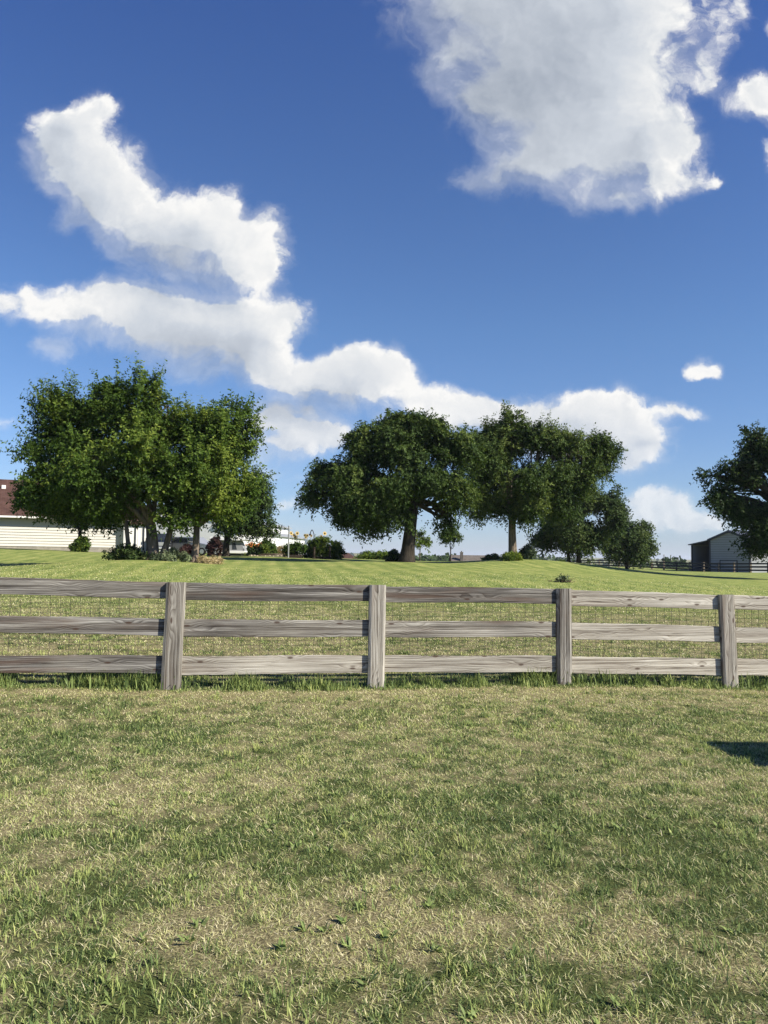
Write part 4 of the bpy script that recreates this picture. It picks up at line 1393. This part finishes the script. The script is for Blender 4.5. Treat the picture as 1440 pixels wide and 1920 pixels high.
def build_white_barn():
    # a long shed running away from the camera; its right hand side, with a lean-to, faces the sun
    far = at(541, 1040, 112)
    u = np.array([.132, .991, 0])
    L = 31.0
    a = far - u * L
    z = min(gz(a[0], a[1]), gz(far[0], far[1])) - .2
    t = thing('metal_building', (a[0], a[1], z), 'long white metal building with a grey lean-to roof behind the garden', 'building', rz=math.atan2(u[1], u[0]))
    h = float(at(541, 991, 112)[2] - z)
    m = MB().prism([(0, -1), (12, -1), (12, h), (6, h + 1.25), (0, h)], 'x', 0, L)
    m.build('wall', M_METAL_WHITE, t)
    MB().prism([(-.35, h - .05), (6, h + 1.27), (12.35, h - .05), (12.35, h + .11), (6, h + 1.43), (-.35, h + .11)], 'x', -.25, L + .25).build('roof', M_METAL_GREY, t)
    hl1 = float(at(571, 1010, 111.7)[2] - z)
    hl0 = hl1 + .62
    W_ = 2.4
    MB().prism([(-.02, hl0), (-.02, hl0 - .12), (-W_ - .25, hl1 - .12), (-W_ - .25, hl1)], 'x', -.2, L + .2).build('lean_to_roof', M_METAL_GREY, t)
    MB().prism([(-W_, -1), (-W_, hl1 - .10), (-.02, hl0 - .14), (-.02, -1)], 'x', 0, L).build('lean_to_wall', M_METAL_WHITE, t)
    MB().box(L - .25, L - .08, -.12, -.01, hl0 + .02, h - .05).build('downspout', M_METAL_DARK, t)


build_white_barn()


def build_far_houses():
    # low house beyond the crest, grey brown roof and a chimney
    D = 165.0
    a, b = at(846, 1040, D), at(928, 1044, D)
    L = b[0] - a[0]
    zr = float(at(886, 1041.0, D + 4)[2])
    base = gz((a[0] + b[0]) / 2, D)
    t = thing('house', (a[0], a[1], base), 'long low house with a taupe roof and a square chimney beyond the crest', 'house')
    r = zr - base
    gable_roof(0, L, -.5, 4.2, 8.9, r - 2.5, r, .2).build('roof', M_ROOF_GREY, t)
    m = MB().box(.3, L - .3, 0, 8.4, -3, r - 2.6)
    m.prism([(0, r - 2.6), (8.4, r - 2.6), (4.2, r - .3)], 'x', .3, L - .3)
    m.build('wall', M_BRICK, t)
    cx = float(at(865.5, 1040, D + 2)[0] - a[0])
    zc = float(at(865, 1036, D + 2)[2] - base)
    c = MB().box(cx - .3, cx + .3, 1.7, 2.4, r - 2.5, zc).build('chimney', M_ROOF_GREY, t)
    MB().box(cx - .36, cx + .36, 1.64, 2.46, zc, zc + .12).build('cap', M_CONC, c)
    MB().tube([(cx, 2.05, zc + .12), (cx, 2.05, zc + .35)], .12, 8).build('flue', M_METAL_DARK, c)
    MB().tube([(L - 1.0, 3.4, r - .5), (L - 1.0, 3.4, r - .05)], .11, 8).build('roof_vent', M_TRIM, t)
    # hip roofed house further left
    D = 175.0
    a = at(632, 1048, D)
    base = gz(a[0], D)
    b = at(668, 1048, D)
    L = b[0] - a[0]
    t = thing('house', (a[0], a[1], base), 'house with a red brown hipped roof showing over the crest beside the garden', 'house')
    e, top = float(at(650, 1049, D)[2] - base), float(at(650, 1036.5, D)[2] - base)
    m = MB()
    m.add([(-.4, -.4, e), (L + .4, -.4, e), (L + .4, 8.4, e), (-.4, 8.4, e), (L * .36, 4, top), (L * .56, 4, top)], [(0, 1, 5, 4), (1, 2, 5), (2, 3, 4, 5), (3, 0, 4), (0, 3, 2, 1)])
    m.build('roof', M_ROOF_BROWN, t)
    MB().box(0, L, 0, 8, -3, e - .02).build('wall', M_BRICK, t)


build_far_houses()


def build_barn():
    a, b = at(1331, 1072, 101), at(1407, 1073, 96.5)
    z = min(gz(a[0], a[1]), gz(b[0], b[1])) - .1
    v = b - a
    W_ = math.hypot(v[0], v[1])
    rz = math.atan2(v[1], v[0])
    t = thing('barn', (a[0], a[1], z), 'grey metal barn with a charcoal gable roof and an open lean-to, behind the black fence', 'barn', rz=rz)
    h = float(at(1331, 1012, 101)[2] - z)
    r = float(at(1369, 996.5, 98.8)[2] - z)
    Ld = 12.0
    # local: x along the gable end, y along the ridge (away)
    m = MB()
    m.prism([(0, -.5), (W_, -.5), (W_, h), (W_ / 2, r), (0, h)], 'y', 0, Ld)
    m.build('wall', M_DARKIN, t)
    # sheeting: panel gaps bare the wall, coloured dark to stand in for shadow lines
    g = MB()
    n = int(h / .30)
    for i in range(-1, n + 4):
        zz = .05 + i * .30
        z1 = zz + .272
        if zz < h:
            if z1 > h:
                f1 = (z1 - h) / (r - h)
                g.prism([(0, h), (W_, h), (W_ - W_ / 2 * f1, z1), (W_ / 2 * f1, z1)], 'y', -.031, -.001)
                z1 = h
            g.prism([(.0, zz), (W_, zz), (W_, z1), (0, z1)], 'y', -.031, -.001)
            g.prism([(0, zz), (Ld, zz), (Ld, z1), (0, z1)], 'x', W_ + .001, W_ + .031)
        else:
            f0, f1 = (zz - h) / (r - h), min(1, (z1 - h) / (r - h))
            if f0 > .95:
                break
            g.prism([(W_ / 2 * f0, zz), (W_ - W_ / 2 * f0, zz), (W_ - W_ / 2 * f1 - .001, z1), (W_ / 2 * f1 + .001, z1)], 'y', -.031, -.001)
    g.build('sheeting', M_BARN, t)
    MB().prism([(-.22, h - .10), (W_ / 2, r + .02), (W_ + .22, h - .10), (W_ + .22, h + .06), (W_ / 2, r + .18), (-.22, h + .06)], 'y', -.25, Ld + .2).build('roof', M_BARN_ROOF, t)
    tr = MB()
    tr.prism([(-.22, h - .22), (W_ / 2, r - .10), (W_ + .22, h - .22), (W_ + .22, h - .11), (W_ / 2, r + .01), (-.22, h - .11)], 'y', -.30, -.05)
    tr.box(-.03, .16, -.06, -.032, -.3, h - .1)
    tr.box(W_ - .16, W_ + .06, -.06, -.032, -.3, h - .1)
    tr.box(W_ + .033, W_ + .06, -.03, .18, -.3, h - .1)
    tr.build('trim', M_METAL_DARK, t)
    # low door in the gable end
    dx0, dx1 = W_ * .26, W_ * .70
    dh = float(at(1367, 1050, 99)[2] - z)
    d = MB().box(dx0 + .12, dx1 - .12, -.052, -.034, .02, dh - .12).build('door', M_BARN, t)
    f = MB().box(dx0, dx0 + .12, -.075, -.033, 0, dh).box(dx1 - .12, dx1, -.075, -.033, 0, dh).box(dx0 + .12, dx1 - .12, -.075, -.033, dh - .12, dh)
    f.build('door_frame', M_METAL_DARK, d)
    # lean-to on the left
    lw = 2.7
    hl = float(at(1297, 1021.5, 103)[2] - z)
    MB().prism([(-lw - .3, hl - .06), (-.03, h - .14), (-.03, h - .02), (-lw - .3, hl + .06)], 'y', -.25, Ld).build('lean_to_roof', M_BARN_ROOF, t)
    MB().box(-lw, -lw + .16, 0, .16, -.4, hl - .02).build('lean_to_post', M_METAL_DARK, t)
    MB().box(-lw, -lw + .06, .17, Ld - .1, -.4, hl - .02).build('lean_to_side', M_BARN, t)
    MB().box(-lw + .07, -.02, 5.0, 5.1, -.4, hl - .05).build('lean_to_back', M_BARN, t)


build_barn()


def build_black_fence():
    P0, dirv = np.array([43.9, 88.0]), np.array([-7.0, 24.0]) / 25.0
    s0 = -3
    pts = []
    for i in range(s0, 17):
        p = P0 + dirv * 2.7 * i
        pts.append((p[0], p[1], gz(p[0], p[1])))
    o = pts[3]
    t = thing('paddock_fence', o, 'black painted board fence with tan posts running away in front of the barn', 'fence')
    rng = np.random.default_rng(8)
    for i, p in enumerate(pts):
        x, y, z = p[0] - o[0], p[1] - o[1], p[2] - o[2]
        MB().box(x - .09, x + .09, y - .09, y + .09, z - .3, z + 1.22 + rng.normal(0, .02)).build('post', M_TAN if i % 3 else M_BLACK, t, bevel=.012)
    nrm = np.array([dirv[1], -dirv[0], 0]) * -1
    for i in range(len(pts) - 1):
        a, b = np.array(pts[i]) - o, np.array(pts[i + 1]) - o
        off = nrm * .115
        for hz in (.28, .66, 1.04):
            m = MB()
            q = []
            for e in (a, b):
                for dz, w in ((hz - .095, 0), (hz + .095, 0), (hz + .095, .04), (hz - .095, .04)):
                    q.append(e + off + nrm * w + np.array([0, 0, dz]))
            m.add(q, [(0, 1, 2, 3), (4, 7, 6, 5), (0, 4, 5, 1), (1, 5, 6, 2), (2, 6, 7, 3), (3, 7, 4, 0)])
            m.build('rail', M_BLACK, t)


build_black_fence()


def build_mast():
    D = 620.0
    p = at(1245, 1052, D)
    z = gz(p[0], D)
    H = float(at(1245, 1039.5, D)[2]) - z
    t = thing('radio_mast', (p[0], D, z), 'thin lattice mast far off left of the grey barn', 'mast')
    m = MB()
    for sx, sy in ((-1, -1), (1, -1), (1, 1), (-1, 1)):
        m.tube([(sx * .9, sy * .9, 0), (sx * .35, sy * .35, H)], [.13, .09], 5)
    for i in range(10):
        z0, z1 = H * i / 10, H * (i + 1) / 10
        w0, w1 = .9 - .55 * i / 10, .9 - .55 * (i + 1) / 10
        for k in range(4):
            c = [(-1, -1), (1, -1), (1, 1), (-1, 1)]
            a, b = c[k], c[(k + 1) % 4]
            m.tube([(a[0] * w0, a[1] * w0, z0), (b[0] * w1, b[1] * w1, z1)], .06, 4)
    m.build('lattice', M_GALV, t)
    MB().box(-.7, .7, -.15, .15, H - 1.4, H - 1.2).build('antenna', M_GALV, t)


build_mast()


# -- the vegetable and flower garden left of the middle
def ground_px(px, py, lo=14.0, hi=140.0):
    """distance at which the pixel's line of sight meets the land"""
    prev = None
    for D in np.arange(lo, hi, .25):
        p = at(px, py, D)
        if p[2] <= gz(p[0], p[1]):
            return float(D)
    return hi


def planter(px0, px1, py, D, hpx, label):
    a, b = at(px0, py, D), at(px1, py, D)
    k = D / F_PX
    z = gz((a[0] + b[0]) / 2, a[1]) - .03
    t = thing('planter_box', (a[0], a[1], z), label, 'planter')
    L, H = b[0] - a[0], hpx * k
    for i in range(2):
        MB().box(0, L, 0, .045, i * H / 2, (i + 1) * H / 2 - .008).build('plank', M_DARKWOOD, t)
    MB().box(0, .045, .046, 1.2, 0, H - .01).box(L - .045, L, .046, 1.2, 0, H - .01).box(.046, L - .046, 1.155, 1.2, 0, H - .01).build('frame', M_DARKWOOD, t)
    MB().box(.05, L - .05, .05, 1.15, 0, H - .05).build('soil', M_TWIG, t)


planter(540, 565, 1049.5, 53.5, 7, 'dark timber planter box at the foot of the grey pole')
planter(588, 619, 1049.5, 53.5, 6, 'long dark timber planter box between two trellis posts')


def stake(name, label, cat, px, py, D, hpx, r, mat, hook=False):
    p = at(px, py, D)
    z = gz(p[0], p[1])
    t = thing(name, (p[0], p[1], z - .1), label, cat)
    H = hpx * D / F_PX + .1
    MB().tube([(0, 0, 0), (0, 0, H * .5), (0, 0, H)], [r, r, r * .9], 8).build('pole', mat, t)
    if hook:
        pts = [(-.30 * math.sin(w), 0, H - .12 + .34 * math.cos(w) - .34 + .3) for w in np.linspace(0, 1.5, 9)]
        pts = [(-.02 - .26 * s, 0, H + .30 * math.sin(math.pi * s) * .9) for s in np.linspace(0, 1, 9)]
        MB().tube(pts, r * .9, 6).build('hook', mat, t)
        MB().tube([(-.28, 0, H), (-.28, 0, H - .08), (-.28, 0, H - .14)], [.06, .10, .05], 8).build('finial', mat, t)
    else:
        MB().tube([(0, 0, H), (0, 0, H + .05)], [r * 1.5, r * .8], 8).build('cap', mat, t)


stake('garden_pole', 'tall grey metal pole at the left end of the garden', 'pole', 540.5, 1049, 53, 59, .05, M_GALV)
stake('hanging_hook', 'dark curved hanging hook pole among the garden plants', 'hook pole', 588, 1049, 55.5, 46, .035, M_BLACK, True)
stake('trellis_post', 'short dark timber post at the left end of the long planter', 'post', 589, 1049.5, 53.2, 20, .075, M_DARKWOOD)
stake('trellis_post', 'dark timber post at the right end of the long planter', 'post', 618, 1049.5, 53.2, 24, .075, M_DARKWOOD)

shrub('garden_plant', 'dark leafy plant in the planter box beside the grey pole', 'plant', 553, 1048, 54.3, 40, 30, 301, M_LEAF_BRIGHT, 80, leaf=(.13, .07), tint=(.45, .25), up=.4)
shrub('garden_plant', 'leggy light green plants between the two planter boxes', 'plant', 577, 1047, 55, 32, 34, 302, M_LEAF_GREY, 60, leaf=(.14, .07), tint=(.35, .2), up=.5)
shrub('garden_plant', 'tall bushy green plant in the long planter below the right sunflowers', 'plant', 603, 1048, 54.5, 42, 42, 303, M_LEAF_BRIGHT, 120, leaf=(.13, .07), tint=(.6, .25), up=.4)
shrub('garden_plant', 'rounded bush at the right end of the garden', 'shrub', 626, 1048, 54.5, 32, 32, 304, M_LEAF_BRIGHT, 80, leaf=(.13, .07), tint=(.5, .25), up=.4)
shrub('flower_clump', 'clump of orange flowers before the white metal building', 'flowers', 474, 1041, 66, 34, 24, 305, M_LEAF_ELM, 90, leaf=(.16, .06), tint=(.4, .2), up=.5)
shrub('garden_plant', 'leafy green shrub in the bed before the white metal building', 'shrub', 497, 1042, 66, 34, 28, 306, M_LEAF_BRIGHT, 120, leaf=(.15, .08), tint=(.5, .2), up=.4)
shrub('ornamental_grass', 'pale yellow ornamental grass clump before the lean-to wall', 'grass clump', 530, 1041, 68, 20, 20, 307, M_STRAW, 60, leaf=(.24, .03), tint=(.35, .2), up=1.0)


def sunflower(px, py, D, hpx, heads, label, petals, seed, cat='sunflower', name='sunflower'):
    rng = np.random.default_rng(seed)
    p = at(px, py, D)
    z = gz(p[0], p[1])
    t = thing(name, (p[0], p[1], z), label, cat, 'sunflowers in the garden' if cat == 'sunflower' else None)
    H = hpx * D / F_PX
    st = MB()
    lv, lf, lt = [], [], []
    for i in range(heads):
        hx = rng.normal(0, .16 + .05 * heads ** .5)
        hh = H * rng.uniform(.72, 1.0)
        top = np.array([hx, rng.normal(0, .1), hh])
        st.tube([(hx * .3, 0, 0), (hx * .7, 0, hh * .5), tuple(top)], [.018, .015, .010], 5)
        R = rng.uniform(.09, .14)
        nrm = unit(np.array([rng.normal(.3, .3), -1, rng.normal(.1, .25)]))
        u = unit(np.cross(nrm, [0, 0, 1]))
        w = np.cross(u, nrm)
        vs, fs = [], []
        for k in range(14):
            a = 2 * math.pi * k / 14
            d1, d2 = math.cos(a) * u + math.sin(a) * w, math.cos(a + .22) * u + math.sin(a + .22) * w
            d0 = math.cos(a - .22) * u + math.sin(a - .22) * w
            b = len(vs)
            vs += [top + d1 * R * .4, top + d2 * R * .75, top + d1 * R * 1.25 + nrm * .015, top + d0 * R * .75]
            fs.append((b, b + 1, b + 2, b + 3))
        hd = mesh_np('flower_head', np.array(vs), np.array(fs), petals, t, attrs={'tint': rng.uniform(.2, 1, len(vs))})
        MB().tube([tuple(top - nrm * .03), tuple(top + nrm * .02)], [R * .5, R * .45], 10).build('disc', M_DARKWOOD, hd)
        for k in range(9):
            q = np.array([hx * .6, 0, hh * rng.uniform(.3, .95)])
            a = unit(np.array([rng.normal(), rng.normal(), .1]))
            s = unit(np.cross(a, [0, 0, 1]))
            l = rng.uniform(.14, .24)
            b = len(lv)
            lv += [q, q + a * l * .5 + s * l * .3, q + a * l - np.array([0, 0, .05]), q + a * l * .5 - s * l * .3]
            lf.append((b, b + 1, b + 2, b + 3))
            lt += [rng.uniform(.2, .9)] * 4
    st.build('stem', M_LEAF_GREY, t)
    mesh_np('leaves', np.array(lv), np.array(lf), M_LEAF_GREY, t, attrs={'tint': lt})


sunflower(559, 1047, 54.8, 47, 4, 'tall yellow sunflowers behind the grey pole', M_YELLOW, 401)
sunflower(570, 1047, 55.2, 44, 4, 'yellow sunflowers just left of the hanging hook', M_YELLOW, 402)
sunflower(604, 1048, 55.2, 48, 3, 'tallest sunflowers, above the bushy plant right of the hanging hook', M_YELLOW, 403)
sunflower(468, 1041, 65.5, 26, 5, 'bright orange lilies left of the orange flower clump', M_ORANGE, 404, 'flowers', 'lily')
sunflower(481, 1041, 65.5, 27, 5, 'orange lilies above the flower clump before the white building', M_ORANGE, 405, 'flowers', 'lily')


def build_edging():
    a, b = at(466, 1044, 63), at(534, 1045, 62)
    t = thing('bed_edging', (a[0], a[1], gz(a[0], a[1])), 'pale stone and timber edging round the flower bed', 'edging', rz=math.atan2(b[1] - a[1], b[0] - a[0]))
    L = math.hypot(b[0] - a[0], b[1] - a[1])
    rng = np.random.default_rng(2)
    m = MB()
    x = 0.0
    while x < L:
        w = rng.uniform(.22, .5)
        y = rng.normal(0, .04)
        h = rng.uniform(.07, .15)
        m.prism([(x, -.25), (x + w * .97, -.25), (x + w * .93, h * .8), (x + w * .6, h), (x + w * .1, h * .9)], 'y', y, y + .2)
        x += w
    m.build('stone_course', M_PALEWOOD, t)
    m = MB()
    m.prism([(.1, -.2), (L - .1, -.2), (L - .5, .12), (L * .6, .26), (L * .3, .22), (.6, .10)], 'y', .3, 2.2)
    m.build('mulch', M_TWIG, t, bevel=.04)


build_edging()


def build_brush():
    D = ground_px(1053, 1092)
    p = at(1053, 1092, D)
    t = thing('brush_pile', (p[0], p[1], gz(p[0], p[1])), 'small heap of cut twigs and leaves lying on the lawn', 'brush pile')
    rng = np.random.default_rng(77)
    m = MB()
    for i in range(60):
        c = np.array([rng.normal(0, .17), rng.normal(0, .16), abs(rng.normal(.04, .04))])
        d = unit(np.array([rng.normal(0, 1), rng.normal(0, .7), rng.normal(.12, .2)])) * rng.uniform(.1, .28)
        e = c + d
        e[2] = max(e[2], .01)
        m.tube([c, (c + e) / 2 + rng.normal(0, .015, 3), e], [.009, .008, .004], 4)
    m.build('twig_heap', M_TWIG, t)
    v, f, ti, _ = foliage([((0, 0, .06), (.30, .24, .09))], rng, 26, twigs=4, leaves=5, twig_len=.14, clump_r=.08, leaf=(.075, .035), up=.2, droop=.1, tint=(.5, .3), keep=lambda q: q[:, 2] > .005)
    mesh_np('leaf_litter', v, f, M_LEAF_GREY, t, attrs={'tint': ti})


build_brush()


def build_pillar():
    """a guessed brick mailbox pillar, added unseen to cast the shadow at the right"""
    tip = ground_at(1418, 1401)
    H = 1.32
    s = H / math.tan(SUN_EL)
    x, y = tip[0] + s * math.sin(SUN_AZ) - .12, tip[1] - s * math.cos(SUN_AZ)
    t = thing('shadow_pillar', (x, y, gz(x, y) - .03), 'brick mailbox pillar guessed and added outside the view on the right to cast a shadow', 'mailbox', rz=math.radians(10))
    MB().box(-.30, .30, -.36, .36, 0, H - .08).build('pillar', M_BRICK, t)
    MB().box(-.34, .34, -.40, .40, H - .08, H).build('cap', M_CONC, t, bevel=.015)
    d = MB().box(-.11, .11, -.385, -.365, .84, 1.08).build('pillar_door', M_BLACK, t, bevel=.01)
    MB().box(-.03, .03, -.40, -.386, 1.0, 1.02).build('handle', M_GALV, d)


build_pillar()


def build_far_woods():
    rng = np.random.default_rng(55)
    vs, ts = [], []
    spots = []
    for i in range(330):
        D = 240 * (14 ** rng.random())
        px = rng.uniform(300, 1460)
        spots.append((px, D, 1.0))
    # a few belts of trees that show between the trunks
    for px0, px1, D, n in ((665, 760, 330, 14), (770, 850, 300, 16), (985, 1070, 420, 14), (1200, 1300, 300, 16), (630, 740, 1900, 24), (980, 1080, 1700, 24), (770, 840, 1400, 14)):
        for k in range(n):
            spots.append((rng.uniform(px0, px1), D * rng.uniform(.93, 1.08), 1.9 if D < 500 else 1.1))
    for px, D, sc in spots:
        X = (px - 720) / F_PX * D
        z = gz(X, D)
        h = rng.uniform(3.5, 7.5) * sc * (1.0 if D < 900 else 1.3)
        w = h * rng.uniform(.7, 1.6)
        n = 70 if sc < 1.5 else 240
        d = unit(rng.normal(0, 1, (n, 3)))
        c = np.array([X, D, z + h * .5]) + d * np.array([w * .5, w * .5, h * .5]) * (rng.random((n, 1)) ** .4)
        s = h * (.16 if sc < 1.5 else .075)
        a, b = unit(rng.normal(0, 1, (n, 3))) * s, unit(rng.normal(0, 1, (n, 3))) * s
        vs.append(np.stack([c - a, c + b, c + a, c - b], 1).reshape(-1, 3))
        ts.append(np.repeat(np.clip(rng.normal(.35, .2, n), 0, 1), 4))
    v = np.concatenate(vs)
    o = mesh_np('far_woods', v, np.arange(len(v)).reshape(-1, 4), M_LEAF_DARK, attrs={'tint': np.concatenate(ts)})
    o['label'] = 'distant scattered woods and tree belts on the low hills'
    o['kind'] = 'stuff'


build_far_woods()


# ------------------------------------------------------------------ the air
def build_haze():
    m, n, out = material('summer_air')
    v = n.new('ShaderNodeVolumePrincipled')
    v.inputs['Color'].default_value = (.80, .88, 1.0, 1)
    v.inputs['Density'].default_value = 1.3e-4
    v.inputs['Anisotropy'].default_value = 0.1
    n.nt.links.new(v.outputs[0], out.inputs['Volume'])
    o = MB().box(-12500, 12500, -12500, 12500, -40, 75).build('haze', m)
    o['label'] = 'thin summer haze that pales the far hills'
    o['kind'] = 'stuff'


build_haze()
